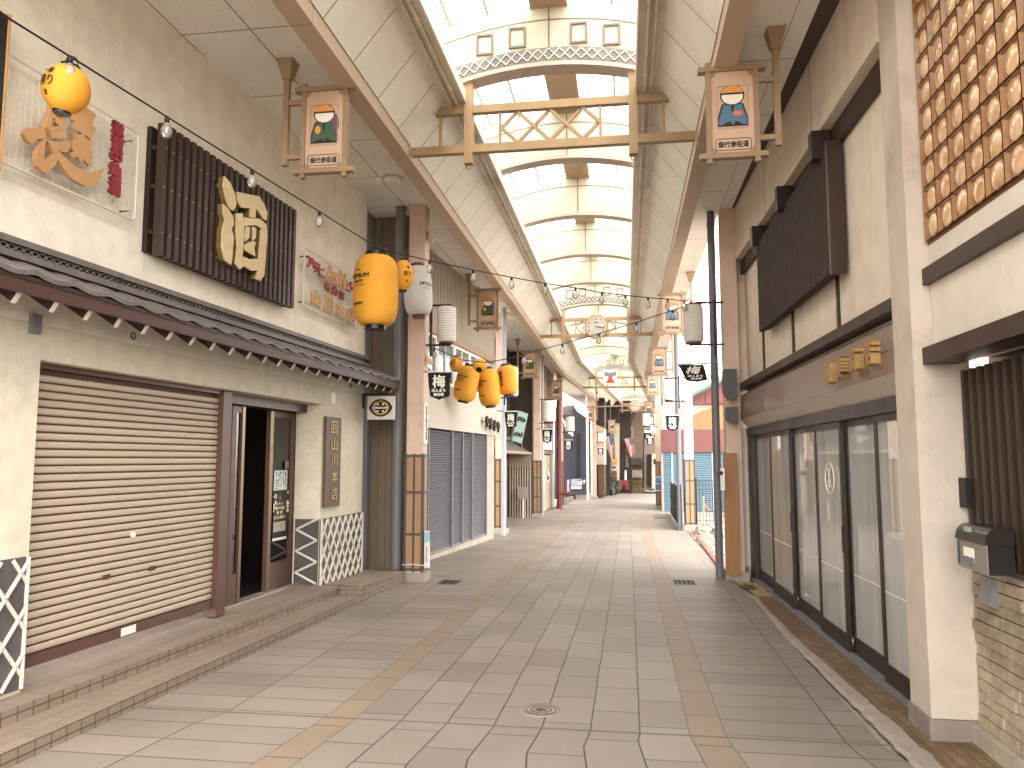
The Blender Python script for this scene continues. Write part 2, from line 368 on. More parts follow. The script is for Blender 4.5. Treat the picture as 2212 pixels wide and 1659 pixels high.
# columns between the two bands: seven of about 0.21-0.25 m
strip('street_paving', M_PAVE, UL1, UR0, 0, uo=UL1-.0*.25)
strip('paving_band_west', M_STRIP, UL0, UL1, uo=UL0-.1); strip('paving_band_east', M_STRIP, UR0, UR1, uo=UR0-.1)
strip('pavement_west', M_PAVES, -4.2, UL0, 0, uo=UL0); strip('pavement_east', M_PAVES, UR1, 1.32, 0, uo=UR1)
b = MB()
for a, c in zip(ys[:-1], ys[1:]):
    for x0, x1 in ((-60, -4.2), (1.32, 60)):
        b.quad((x0, a, gz(a)-.03), (x1, a, gz(a)-.03), (x1, c, gz(c)-.03), (x0, c, gz(c)-.03))
for y0, y1 in ((-80, -6), (70, 160)): b.quad((-80, y0, gz(y1)-.03), (80, y0, gz(y1)-.03), (80, y1, gz(y1)-.03), (-80, y1, gz(y1)-.03))
struct(b.build('ground', M_CONC))
# expansion joint across the street
b = MB(); b.box((-3.05, YB-.006, .001), (1.5, YB+.006, .0035)); struct(b.build('paving_joint', M_SEAM))

# ---------------------------------------------------------------- arcade roof
XC = -.69
def pathx(y): return XC if y <= 28.3 else (XC+.065*(y-28.3) if y <= 53 else (.916+.154*(y-53) if y < 67 else 3.07+.3*(y-67)))
def sweep(mb, prof, y0, y1, closed=False, uo=0):
    yy = [y0]+[y for y in (28.3, 53, 67) if y0 < y < y1]+[y1]
    for a, c in zip(yy[:-1], yy[1:]):
        L = 0; idx = list(zip(prof[:-1], prof[1:]))+([(prof[-1], prof[0])] if closed else [])
        for (xa, za), (xb, zb) in idx:
            l = sqrt((xa-xb)**2+(za-zb)**2)
            mb.quad((pathx(a)+xa, a, za), (pathx(a)+xb, a, zb), (pathx(c)+xb, c, zb), (pathx(c)+xa, c, za), [(a, L+uo), (a, L+l+uo), (c, L+l+uo), (c, L+uo)]); L += l
    return mb
Y0, Y1 = 1.0, 78
roof = thing('arcade_roof', 'cream arcade roof with arched skylight running over the whole street', 'arcade roof', (XC, 7, 4.5))
for s in (-1, 1):
    wall_x = -2.95 if s < 0 else 1.97
    sweep(MB(), [(s*1.55, 4.78), (wall_x, 4.78), (wall_x, 4.86), (s*1.55, 4.86)], Y0, Y1, True).build('soffit', M_SOFFIT, roof)
    if s > 0:
        sweep(MB(), [(1.971, 4.781), (2.12, 4.781), (2.12, 4.82), (1.971, 4.82)], Y0, 10.3, True).build('soffit_flashing', M_SOFFIT, roof)
        sweep(MB(), [(2.121, 4.79), (2.31, 4.79), (2.31, 4.82), (2.121, 4.82)], Y0, 10.3, True).build('soffit_gap_shade', M_GAPSH, roof)  # added dark strip closing the gap to the wall, its shade put in as colour
    sweep(MB(), [(s*1.41, 4.5), (s*1.57, 4.5), (s*1.57, 4.83), (s*1.41, 4.64)], Y0, Y1, True).build('edge_beam', M_BEAM, roof)
    sweep(MB(), [(s*1.405, 4.63), (s*1.06, 5.06), (s*1.06, 5.10), (s*1.43, 4.66)], Y0, Y1, True).build('sloped_panel', M_PANEL, roof)
    sweep(MB(), [(s*1.07, 5.06), (s*.85, 5.06), (s*.85, 5.09), (s*1.07, 5.09)], Y0, Y1, True).build('gutter_ledge', M_LEDGE, roof)
    sweep(MB(), [(s*.85, 5.045), (s*.835, 5.045), (s*.835, 5.16), (s*.85, 5.16)], Y0, Y1, True).build('ledge_lip', M_WHITE, roof)
    sweep(MB(), [(s*1.18, 5.05), (s*1.18, 5.80), (s*1.20, 5.80), (s*1.20, 5.05)], Y0, Y1, True).build('side_board', M_SIDEB, roof)
    for ox in (.985, .925):
        pts = [(pathx(y)+s*ox, y, 5.035) for y in (Y0, 28.3, 53, 67, Y1)]
        bb = MB().tube(pts, .014, 8)
        y = 1.0
        while y < 50: bb.tube([(pathx(y)+s*ox, y-.03, 5.035), (pathx(y)+s*ox, y+.03, 5.035)], .022, 8); y += 2.36/2
        bb.build('conduit', M_PIPEW, roof)
def arcz(x, apex, gable): # height of an arch line at offset x
    return apex-(abs(x)*.16 if gable else x*x*.155)
XS = [(-1.19+2.38*i/24) for i in range(25)]
YK = 27.6
# skylight sheets
for (a, c, g) in ((Y0, YK, False), (YK, 53, True), (53, Y1, True)):
    b = MB(); P = [(x, arcz(x, 6.06, g)) for x in XS]; sweep(b, P+[(x, z+.012) for x, z in P[::-1]], a, c, True).build('skylight_sheet', M_CLEAR, roof)
sweep(MB(), [(-.185, 5.955), (.185, 5.955), (.185, 6.03), (-.185, 6.03)], Y0, Y1, True).build('ridge_box', M_BROWN, roof)
for ox in (-1.0, -.62, .62, 1.0):
    z = arcz(ox, 6.045, False)
    sweep(MB(), [(ox-.012, z-.03), (ox+.012, z-.03), (ox+.012, z), (ox-.012, z)], Y0, Y1, True).build('purlin', M_BEAM, roof)
DEC = (7.2, 18.98, 33.0, 49.0)
boards = [2.45, 4.82, 7.2, 9.56, 11.9, 14.27, 16.6, 18.98, 21.4, 23.8, 26.2, 28.1, 33.0, 35.8, 38.9, 42.0, 45.3, 49.0, 52.5, 56, 60]
for yb in boards:
    g = yb > 27; X0 = pathx(yb)
    up = [(x, arcz(x, 5.985, g)) for x in XS]; lo = [(x, arcz(x, 5.38, g)) for x in XS]
    bd = MB()
    for (q0, q1, p0, p1) in zip(lo[:-1], lo[1:], up[:-1], up[1:]):
        bd.add([(X0+q0[0], yb, q0[1]), (X0+q1[0], yb, q1[1]), (X0+p1[0], yb, p1[1]), (X0+p0[0], yb, p0[1]),
                (X0+q0[0], yb+.03, q0[1]), (X0+q1[0], yb+.03, q1[1]), (X0+p1[0], yb+.03, p1[1]), (X0+p0[0], yb+.03, p0[1])], ((0,1,2,3),(7,6,5,4),(0,4,5,1),(3,2,6,7)))
    bo = bd.build('arch_board', M_BOARD, roof, fix=False)
    rb = MB()
    for q0, q1 in zip(lo[:-1], lo[1:]):
        rb.add([(X0+q0[0], yb-.02, q0[1]-.03), (X0+q1[0], yb-.02, q1[1]-.03), (X0+q1[0], yb-.02, q1[1]+.012), (X0+q0[0], yb-.02, q0[1]+.012),
                (X0+q0[0], yb+.18, q0[1]-.03), (X0+q1[0], yb+.18, q1[1]-.03), (X0+q1[0], yb+.18, q1[1]+.012), (X0+q0[0], yb+.18, q0[1]+.012)], ((0,1,2,3),(7,6,5,4),(0,4,5,1),(3,2,6,7)))
    rb.build('arch_rib', M_RIB, bo)
    sm = MB(); sm.box((X0-.006, yb-.006, arcz(0, 5.39, g)), (X0+.006, yb-.001, 5.98))
    for q0, q1 in zip(XS[:-1], XS[1:]):
        za, zb_ = arcz(q0, 5.83, g), arcz(q1, 5.83, g)
        sm.add([(X0+q0, yb-.005, za-.006), (X0+q1, yb-.005, zb_-.006), (X0+q1, yb-.005, zb_+.006), (X0+q0, yb-.005, za+.006)], ((0,1,2,3),))
    sm.build('seam', M_SEAM, bo)
    if yb in DEC and yb > 0:
        bn = MB()
        for q0, q1 in zip(XS[:-1], XS[1:]):
            bn.add([(X0+q0, yb-.008, arcz(q0, 5.40, g)), (X0+q1, yb-.008, arcz(q1, 5.40, g)), (X0+q1, yb-.008, arcz(q1, 5.54, g)), (X0+q0, yb-.008, arcz(q0, 5.54, g)),
                    (X0+q0, yb-.002, arcz(q0, 5.40, g)), (X0+q1, yb-.002, arcz(q1, 5.40, g)), (X0+q1, yb-.002, arcz(q1, 5.54, g)), (X0+q0, yb-.002, arcz(q0, 5.54, g))], ((0,1,2,3),(3,2,6,7),(0,4,5,1)))
        bn.build('grey_band', M_GREYB, bo)
        la = MB(); p = .106
        for i in range(-11, 11):
            for dx in (0, p):
                xa, xb = i*p+dx*0, (i+1)*p
                A = (X0+(xa if dx == 0 else xb), yb-.016, arcz(xa if dx == 0 else xb, 5.415, g)); B = (X0+(xb if dx == 0 else xa), yb-.016, arcz(xb if dx == 0 else xa, 5.525, g))
                la.bar(A, B, .008, .0075, up=(0, 0, 1))
        la.build('white_lattice', M_WHITE, bo)
        for cx in (-.64, -.315, .295, .615):
            cz = arcz(cx, 5.675, g)+.004; fr = MB(); wv, hv, t = .085, .108, .02
            for (x0, x1, z0, z1) in ((-wv, wv, hv-t, hv), (-wv, wv, -hv, -hv+t), (-wv, -wv+t, -hv+t, hv-t), (wv-t, wv, -hv+t, hv-t)):
                fr.box((X0+cx+x0, yb-.02, cz+z0), (X0+cx+x1, yb-.001, cz+z1))
            fr.build('window_frame', M_FRAME, bo)
    if yb > -4 and yb < 52:
        yr = yb+1.2 if yb not in (28.1,) else yb+2.4
        cr = MB()
        for q0, q1 in zip(XS[:-1], XS[1:]):
            if -.19 < (q0+q1)/2 < .19: continue
            za, zb_ = arcz(q0, 6.03, g), arcz(q1, 6.03, g); X1 = pathx(yr)
            cr.add([(X1+q0, yr, za-.05), (X1+q1, yr, zb_-.05), (X1+q1, yr, zb_), (X1+q0, yr, za), (X1+q0, yr+.03, za-.05), (X1+q1, yr+.03, zb_-.05), (X1+q1, yr+.03, zb_), (X1+q0, yr+.03, za)], ((0,1,2,3),(7,6,5,4),(0,4,5,1),(3,2,6,7)))
        cr.build('cross_rib', M_BEAM, roof)
# ---------------------------------------------------------------- cross trusses
def truss(y, label, kind):
    t = thing('cross_truss', label, 'truss', (pathx(y), y, 4.42), 'brown trusses across the arcade'); X = pathx(y); yc = y+.06
    for s in (-1, 1):
        MB().box((X+s*.81-.043, yc-.045, 4.42), (X+s*.81+.043, yc+.045, 5.26)).build('post', M_GOLDBR, t)
        e = MB(); R = .022
        e.tube([(X+s*.81+R*cos(a), yc, 4.42-.03+R*sin(a)) for a in [2*pi*k/12 for k in range(13)]], .006, 6); e.build('eyebolt', M_BROWN, t)
        MB().box((X+s*1.10-.013, yc-.02, 4.61), (X+s*1.10+.013, yc+.02, 4.935)).build('strut', M_GOLDBR, t)
    MB().box((X-1.39, yc-.035, 4.53), (X+1.39, yc+.035, 4.612)).build('lower_beam', M_GOLDBR, t)
    MB().box((X-1.15, yc-.035, 4.936), (X+1.15, yc+.035, 5.015)).build('upper_beam', M_GOLDBR, t)
    la = MB(); zt, zb_ = 4.934, 4.614; zm = (zt+zb_)/2
    for s in (-1, 1): la.box((X+s*.495-.013, yc-.02, zb_), (X+s*.495+.013, yc+.02, zt))
    if kind == 'x':
        for (x0, z0, x1, z1) in ((-.485, zm, -.32, zt), (-.485, zm, -.32, zb_), (-.32, zt, 0, zb_), (-.32, zb_, 0, zt), (0, zt, .32, zb_), (0, zb_, .32, zt), (.32, zt, .485, zm), (.32, zb_, .485, zm)):
            la.bar((X+x0, yc+(.006 if z1 > z0 else -.006), z0), (X+x1, yc+(.006 if z1 > z0 else -.006), z1), .03, .024, up=(0, 1, 0))
    else:
        for s in (-1, 1):
            for zz in (zt, zb_): la.bar((X+s*.485, yc, zm), (X+s*.33, yc, zz), .03, .022, up=(0, 1, 0)); la.bar((X+s*.3, yc, zm), (X+s*.33, yc, zz), .025, .02, up=(0, 1, 0))
    la.build('lattice_bars', M_GOLDBR, t); return t
truss(7.2, 'nearest brown truss with three crossed bars under the first arch', 'x')
truss(18.98, 'brown truss carrying the larger white octagonal clock', 'k')
truss(33.0, 'brown truss behind the grey and red picture banner', 'k')
truss(49.0, 'farthest brown truss carrying the small distant clock', 'k')
# clocks
M_CLOCKF = mat('clock_face', '#a8a49c', .4, .03); M_CLOCKR = mat('clock_rim', '#a5805f', .4, .05); M_INK = mat('ink', '#2a2523', .6, .05)
def clock(x, y, z, r, label):
    t = thing('octagonal_clock', label, 'clock', (x, y, z), 'octagonal clocks on the trusses')
    o8 = [(x+r*cos(radians(22.5+45*k)), y, z+r*sin(radians(22.5+45*k))) for k in range(8)]
    MB().prism(o8, (0, .09, 0)).build('rim', M_CLOCKR, t)
    f = MB().disc((x, y-.012, z), (1, 0, 0), (0, 0, 1), r*.80, 40, (0, .011, 0)).build('face', M_CLOCKF, t)
    nb = MB()
    for k in range(1, 13):
        a = radians(90-30*k); letter(nb, str(k), (x+r*.64*cos(a), y-.0135, z+r*.64*sin(a)), (1, 0, 0), (0, 0, 1), r*(.085 if k < 10 else .17) if k != 1 else r*.05, r*.15, 0, bold=r*.006)
    nb.box((x-r*.18, y-.0135, z+r*.3), (x+r*.18, y-.0128, z+r*.37)); nb.build('numerals', M_INK, f)
    MB().bar((x-.02*r, y-.018, z), (x+r*.42, y-.018, z-r*.06), .004, r*.05, up=(0, 0, 1)).build('hour_hand', M_INK, t)
    MB().bar((x-.08*r, y-.024, z+.01*r), (x+r*.66, y-.024, z-r*.13), .004, r*.03, up=(0, 0, 1)).build('minute_hand', M_INK, t)
clock(pathx(18.98)+.02, 18.93, onY(*D('q', 790, 667), 18.93).z, .315, 'larger octagonal clock reading quarter past three in the middle of the arcade')
clock(pathx(49), 48.93, onY(*D('q', 1177, 1392), 48.93).z, .40, 'small far octagonal clock beyond the picture banner')
# picture banner on the third truss
bx, by = onY(*D('q', 938, 1130), 32.9).x, 32.9; bz = onY(*D('q', 938, 1130), 32.9).z
t = thing('picture_banner', 'small white banner with grey and red shapes hung on a truss', 'banner', (bx, by, bz))
o = [(-.29, .36), (-.13, .30), (.13, .30), (.29, .36), (.28, -.24), (.20, -.33), (-.20, -.30), (-.28, -.22)]
MB().prism([(bx+x, by, bz+z) for x, z in o], (0, .01, 0)).build('cloth', M_WHITE, t)
MG_ = mat('banner_grey', '#75747e', .6); MR_ = mat('banner_red', '#b03a2a', .6)
for dx, dz, r in ((0, .08, .13), (-.17, .14, .10), (.17, .14, .10), (0, -.02, .09)): MB().disc((bx+dx, by-.008-.002*r, bz+dz), (1, 0, 0), (0, 0, 1), r, 18, (0, .005, 0)).build('grey_shape', MG_, t)
for dx, dz, r in ((0, -.13, .12), (-.11, -.2, .06), (.11, -.2, .06)): MB().disc((bx+dx, by-.014-.002*r, bz+dz), (1, 0, 0), (0, 0, 1), r, 8, (0, .004, 0)).build('red_shape', MR_, t)

# ---------------------------------------------------------------- pillars
def pillar(label, u, v, side, clad=True, wd=.24, dp=.25, ztop=4.78, zc=1.56, base_y=None):
    p = G(u, v); z0 = p.z; x0 = p.x if side > 0 else p.x-wd; x1 = x0+wd; y0 = p.y
    t = thing('arcade_pillar', label, 'pillar', ((x0+x1)/2, y0+dp/2, z0), 'pillars carrying the arcade roof')
    MB().box((x0-.035, y0-.035, z0-.1), (x1+.035, y0+dp+.035, z0+.10)).build('plinth', M_CONC, t)
    MB().box((x0+.015, y0+.015, z0+.1), (x1-.015, y0+dp-.015, ztop)).build('shaft', M_PINK, t)
    if clad:
        c = MB().box((x0+.004, y0+.004, z0+.13), (x1-.004, y0+dp-.004, zc+z0*.5)).build('cladding', M_CLAD, t)
        f = MB(); zt = zc+z0*.5; zs = [z0+.13, z0+.13+(zt-z0-.13)*.30, z0+.13+(zt-z0-.13)*.66, zt-.035]
        for xx in (x0, (x0+x1)/2-.012, x1-.026): f.box((xx, y0-.006, z0+.115), (xx+.026, y0+.012, zt+.01))
        for zz in zs: f.box((x0+.027, y0-.003, zz), (x1-.027, y0+.010, zz+.03))
        for xx, s in ((x0-.006, 1), (x1-.012, 1)):
            for yy in (y0+.013, y0+dp-.026): f.box((xx, yy, z0+.115), (xx+.018, yy+.026, zt+.01))
            for zz in zs: f.box((xx+.002, y0+.04, zz), (xx+.016, y0+dp-.027, zz+.03))
        f.build('cladding_frame', M_DARKM, t)
    return t, (x0, x1, y0, z0)
P1, p1 = pillar('rusty pink pillar with orange panels beside the beige shop steps', 871, 1256, 1)
P2, p2 = pillar('left pillar with panels beyond the grey roller shutters', 1068, 1152, 1)
P3, p3 = pillar('left pillar between the slatted screen and the beige roller shutter', 1152, 1117, 1)
P4, p4 = pillar('left pillar behind the red standpipe', 1203, 1098, 1)
P5, p5 = pillar('white left pillar with grey meter box by the dark shops', 1279, 1077, 1, clad=False)
R1, r1 = pillar('pale pink right pillar faced with a plain brown board', 1574, 1252, 1, clad=False, wd=.22)
R2, r2 = pillar('right pillar with orange panels beside the gravel lot', 1481, 1144, 1)
R3, r3 = pillar('farther right pillar behind the picture board', 1418, 1100, 1)
# downpipes
def downpipe(label, u, v, r, m, ztop=4.78, name='downpipe', rings=3, group='downpipes beside the pillars', pos=None):
    p = pos or G(u, v); t = thing(name, label, 'pipe', tuple(p), group)
    q = MB().tube([(p.x, p.y+r, p.z-.02), (p.x, p.y+r, ztop)], r, 14); q.build('pipe', m, t)
    for i in range(rings): z = p.z+.5+i*(ztop-.7)/max(1, rings-1); MB().tube([(p.x, p.y+r, z), (p.x, p.y+r, z+.05)], r*1.12, 14).build('collar', m, t)
    return p
M_GP = mat('grey_pvc', '#6f6d72', .4, .08, 3, streak=.3, stain_col='#55504c')
M_LP = mat('light_pvc', '#9fa6b0', .4, .08, 3)
M_WP = mat('white_pvc', '#c9c6c0', .4, .08, 3)
downpipe('thick dark grey downpipe between beige shop and rusty pillar', 857, 1242, .062, M_GP, pos=Vector((onY(858, 1000, 9.45).x, 9.40, .15)))
downpipe('pale grey downpipe at the end of the grey shutters', 1087, 1157, .05, M_LP)
downpipe('slim pale downpipe beside the beige shutter', 1172, 1112, .05, M_LP)
downpipe('white downpipe beside the navy building', 1270, 1080, .06, M_WP)
downpipe('dark grey downpipe at the corner of the glass fronted shop', 1556, 1250, .05, M_GP)
downpipe('grey downpipe beside the pillar at the gravel lot', 1470, 1146, .06, M_GP)
downpipe('slim light downpipe beside the far right pillar', 1439, 1099, .06, M_LP)
p = downpipe('red standpipe with hose valve in front of the left pillar', 1205, 1096, .085, M_RED, 4.0, 'standpipe', 2, None, pos=Vector((onY(1207, 1000, p4[2]-.3).x, p4[2]-.3, p4[3])))
v = thing('standpipe_valve', 'red hose valve at the foot of the standpipe', 'valve', (p.x, p.y, p.z+.5)); MB().tube([(p.x+.05, p.y+.05, p.z+.55), (p.x+.32, p.y+.05, p.z+.55)], .05, 10).tube([(p.x+.32, p.y+.05, p.z+.55), (p.x+.38, p.y+.05, p.z+.55)], .08, 12).build('valve_body', M_RED, v)
# ---------------------------------------------------------------- beige liquor shop on the left
M_STUC = mat('beige_stucco', '#d6ccb5', .85, .13, 9, bump=.4, bscale=45, stain=.22, stain_col='#8d7c5c')
M_STUCU = mat('beige_stucco_upper', '#e9e1cf', .85, .12, 6, bump=.45, bscale=40, streak=.22, stain_col='#a8926e')
M_SHUT = mat('beige_shutter', '#bda992', .5, .12, 3, grain=(3, 3, 60), bump=.25, bscale=30)
M_GROOVE = mat('shutter_groove', '#553a2e', .7, .1)
M_BRN = mat('brown_metal', '#5d3f34', .4, .12, 4)
M_DKWOOD = mat('dark_wood', '#3a2621', .5, .25, 5, grain=(20, 20, 2), bump=.1)
M_TILE = mat('roof_tile', '#6f6663', .5, .28, 6, bump=.2, bscale=50, stain=.5, stain_col='#4b4444')
M_STEP = tiled('step_tile', '#897769', '#938171', '#77675a', .20, .10, .004, off=.5, rough=.6, var=.15, dirt=.3, dirt_col='#77604c')
M_RISER = tiled('riser_tile', '#85715f', '#8f7b6a', '#54443a', .105, .05, .004, off=0, rough=.6, var=.15, dirt=.3, dirt_col='#5f4c3d')
M_NAMA = mat('namako_tile', '#57504f', .5, .3, 4, stain=.3, stain_col='#3c3535')
M_PLAST = mat('white_plaster', '#d8cfbf', .8, .1, 20, bump=.5, bscale=80, stain=.3, stain_col='#9a8b77')
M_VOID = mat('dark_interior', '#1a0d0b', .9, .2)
M_GOLDW = mat('gilded_wood', '#dcc492', .5, .25, 9, grain=(3, 12, 4), stain=.5, stain_col='#8a6a38')
M_EDGE = mat('dark_edge', '#2a1a12', .6, .1)
M_ORW = mat('orange_wood', '#c08f58', .55, .15, 6)
M_CRIM = mat('crimson_letter', '#8e1f33', .45, .15, 5)
M_WIRE = mat('white_wire', '#d9d2c4', .4, .05)
M_GLASS = glass('window_glass', (.85, .88, .85), 1.5, 0, .04)
M_DGLASS = glass('door_glass', (.35, .33, .30), 1.5, 0, .05)
M_GOLDM = mat('bronze_metal', '#8a6e4c', .35, .15, 6, metal=.6)
EX = Vector((.055, 1, 0)).normalized(); EZ = Vector((0, 0, 1)); NN = Vector((1, -.055, 0)).normalized()
shop = thing('liquor_shop', 'beige stucco shop with tiled pent roof, roller shutter and open sliding door', 'shop', wl(6.5, 0))
def slab(mb, y0, y1, z0, z1, o0, o1):
    return mb.prism([wl(y0, z0, o0), wl(y1, z0, o0), wl(y1, z1, o0), wl(y0, z1, o0)], (o1-o0, 0, 0))
slab(MB(), .3, 9.05, 2.30, 6.2, -.25, 0).build('upper_wall', M_STUCU, shop)
lw = MB(); slab(lw, .3, 3.32, -.2, 2.298, -.25, 0); lw.build('lower_wall', M_STUC, shop)
slab(MB(), 3.72, 4.09, .0, 2.298, -.25, 0).build('lower_wall', M_STUC, shop)
slab(MB(), 7.90, 9.05, .0, 2.298, -.30, 0).build('lower_wall', M_STUC, shop)
slab(MB(), 4.092, 7.898, 2.09, 2.298, -.25, 0).build('lintel', M_STUC, shop)
slab(MB(), 3.322, 3.718, 1.92, 2.298, -.25, 0).build('lintel', M_STUC, shop)
slab(MB(), 3.322, 3.718, -.1, 1.918, -.24, -.12).build('side_door', M_DKWOOD, shop)
# side of the building and dark interior behind the open door
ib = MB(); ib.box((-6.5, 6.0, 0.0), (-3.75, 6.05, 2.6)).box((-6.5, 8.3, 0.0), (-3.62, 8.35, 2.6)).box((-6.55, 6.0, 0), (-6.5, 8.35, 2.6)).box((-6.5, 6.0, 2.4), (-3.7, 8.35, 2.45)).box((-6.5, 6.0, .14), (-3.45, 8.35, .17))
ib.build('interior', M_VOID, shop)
slab(MB(), 8.9, 9.05, 0, 6.2, -4, -.301).build('end_wall', M_STUCU, shop)
# lattice-plastered plinth
def namako(y0, y1, z0, z1, pitch_y, pitch_z, o, name='lattice_plinth'):
    p = slab(MB(), y0, y1, z0, z1, 0.001, o).build(name, M_NAMA, shop)
    g = MB(); H = z1-z0; sl = pitch_z/pitch_y
    def seg(ya, za, yb, zb):
        g.tube([wl(ya, za, o+.004), wl(yb, zb, o+.004)], .013, 6)
    n = int((y1-y0)/pitch_y+H/pitch_z)+3
    for k in range(-n, n):
        for s in (1, -1):
            pts = []
            yk = y0+k*pitch_y
            # line z = z0 + s*sl*(y-yk)
            cand = []
            for yy in (y0+.015, y1-.015):
                zz = z0+s*sl*(yy-yk)
                if z0+.01 <= zz <= z1-.01: cand.append((yy, zz))
            for zz in (z0+.012, z1-.012):
                yy = yk+s*(zz-z0)/sl
                if y0+.015 < yy < y1-.015: cand.append((yy, zz))
            if len(cand) >= 2:
                a, b_ = cand[0], cand[-1]
                if abs(a[0]-b_[0])+abs(a[1]-b_[1]) > .03: seg(a[0], a[1], b_[0], b_[1])
    for yy in (y0+.012, y1-.012): g.tube([wl(yy, z0, o+.004), wl(yy, z1, o+.004)], .013, 6)
    g.build('plaster_lattice', M_PLAST, p)
namako(7.905, 9.05, .15, .865, .158, .235, .012)
namako(3.725, 4.085, .2, .94, .20, .26, .012)
namako(2.5, 3.315, .2, .94, .20, .26, .012)
# return of the right pier inside the doorway
p = MB().box((-3.50, 7.893, .17), (-3.235, 7.899, .865)).build('lattice_plinth', M_NAMA, shop)
g = MB()
for i in range(4):
    z = .19+i*.225
    for (xa, za, xb, zb) in ((-3.25, z, -3.485, z+.1125), (-3.485, z+.1125, -3.25, z+.225)):
        if zb < .87: g.tube([(xa, 7.889, za), (xb, 7.889, zb)], .013, 6)
g.build('plaster_lattice', M_PLAST, p)
# roller shutter
SO = -.12
sh = slab(MB(), 4.10, 6.14, .26, 2.13, SO-.03, SO-.008).build('roller_shutter', M_GROOVE, shop)
b = MB(); z = .335; P = .0512
while z+P < 2.05:
    pr = [(0, .004), (.009, .010), (.011, P*.5), (.009, P-.012), (0, P-.006)]
    A = [wl(4.102, z+q[1], SO+q[0]-.006) for q in pr]; B = [wl(6.138, z+q[1], SO+q[0]-.006) for q in pr]
    for i in range(4): b.quad(A[i], B[i], B[i+1], A[i+1])
    z += P
b.build('slat_curtain', M_SHUT, sh)
slab(MB(), 4.102, 6.138, .265, .333, SO-.008, SO+.02).build('bottom_rail', M_BRN, sh)
slab(MB(), 4.10, 6.14, 2.055, 2.089, SO-.03, SO+.03).build('head_box', M_BRN, sh)
for (x, y) in (D('c', 612, 546), D('c', 879, 497)):
    q = WL(x, y, SO); slab(MB(), q.y-.035, q.y+.035, q.z-.014, q.z+.014, SO, SO+.012).build('finger_slot', M_GROOVE, sh)
q = WL(*D('c', 767, 303), SO); MB().disc(wl(q.y, q.z, SO), EX, EZ, .022, 16, NN*.014).build('lock', M_WHITE, sh)
q = WL(*D('c', 730, 863), SO); slab(MB(), q.y-.075, q.y+.075, .272, .327, SO+.02, SO+.022).build('sticker', M_WHITE, sh)
slab(MB(), 6.142, 6.27, .19, 2.089, SO-.06, SO+.05).build('shutter_post', M_BRN, shop)
# sliding doors, plane DO behind the wall face
DO = -.27
def dslab(mb, x0, x1, z0, z1, o0=DO, o1=DO+.03):
    ya, yb = WL(x0, 1000, DO).y, WL(x1, 1000, DO).y; return slab(mb, ya, yb, z0, z1, o0, o1)
slab(MB(), 6.272, 7.92, 2.0, 2.089, DO-.08, DO+.10).build('door_head', M_BRN, shop)
slab(MB(), 6.27, 8.16, .165, .195, DO-.06, DO+.06).build('door_sill', mat('steel_sill', '#b9b2aa', .35, .1, 4, metal=.6), shop)
xB = lambda x: D('b', x, 1000)[0]
def leaf(x0, x1, o):
    fr = MB()
    for (a, c, z0, z1) in ((x0, x0+22, .20, 1.99), (x1-16, x1, .20, 1.99), (x0+22, x1-16, .20, .46), (x0+22, x1-16, 1.93, 1.99)):
        dslab(fr, xB(a), xB(c), z0, z1, DO+o, DO+o+.035)
    d_ = fr.build('sliding_door', M_GOLDM if False else M_BRN, shop)
    dslab(MB(), xB(x0+22), xB(x1-16), .461, 1.929, DO+o+.012, DO+o+.02).build('pane', M_DGLASS, d_); return d_
l1 = leaf(1166, 1228, 0); l2 = leaf(1384, 1512, -.05)
dslab(MB(), xB(1215), xB(1229), .2, 1.99, DO+.036, DO+.042).build('stile_trim', mat('gold_stile', '#7d6248', .3, .1, 3, metal=.5), l1)
dslab(MB(), xB(1386), xB(1402), .2, 1.99, DO-.014, DO-.008).build('stile_trim', mat('gold_stile', '#7d6248', .3, .1, 3, metal=.5), l2)
dslab(MB(), xB(1512), xB(1590), .17, 2.0, DO-.10, DO-.02).build('door_jamb', M_DKWOOD, shop)
# posters stuck on the right leaf
M_POST = mat('pale_poster', '#c9dcd6', .6, .08, 5); M_POSTB = mat('black_poster', '#221a14', .5, .4, 14); M_INKG = mat('ink_grey', '#6f7775', .6)
def on_leaf(u, v): return WL(*D('b', u, v), DO-.018)
def poster(name, label, x0, y0, x1, y1, m):
    A, B = on_leaf(x0, y1), on_leaf(x1, y0); t = thing(name, label, 'poster', tuple((A+B)/2)); slab(MB(), A.y, B.y, A.z, B.z, DO-.018, DO-.016).build('sheet', m, t); return t, A, B
t, A, B = poster('poster', 'pale green notice covered in small pictures on the glass door', 1402, 1108, 1472, 1212, M_POST)
g = MB(); random.seed(3)
for i in range(6):
    for j in range(7):
        if random.random() < .8:
            y = A.y+(B.y-A.y)*(.1+i*.145); z = A.z+(B.z-A.z)*(.06+j*.13); slab(g, y, y+.03*random.uniform(.5, 1), z, z+.022*random.uniform(.5, 1.2), DO-.0158, DO-.0152)
g.build('printing', M_INKG, t)
t, A, B = poster('poster', 'black event poster with pale lettering and a red emblem on the glass door', 1394, 1216, 1482, 1470, M_POSTB)
h = B.z-A.z; wv = B.y-A.y; yc = (A.y+B.y)/2; yc2 = yc-.1*wv
for s, f, hh, ww in (('ユネスコ', .76, .05, .42), ('無形文化遺産', .665, .07, .62), ('登 録', .57, .07, .4), ('近江の郷祭り', .47, .065, .7)):
    g = MB(); letter(g, s, wl(yc2, A.z+h*f, DO-.0152), EX, EZ, wv*ww, h*hh, 0, bold=.0015); g.build('lettering', mat('pale_gold_ink', '#d8cc98', .6), t)
MB().disc(wl(yc2, A.z+h*.88, DO-.0155), EX*.6, EZ, h*.05, 16, NN*.001).build('emblem', mat('red_emblem', '#c2564a', .6), t)
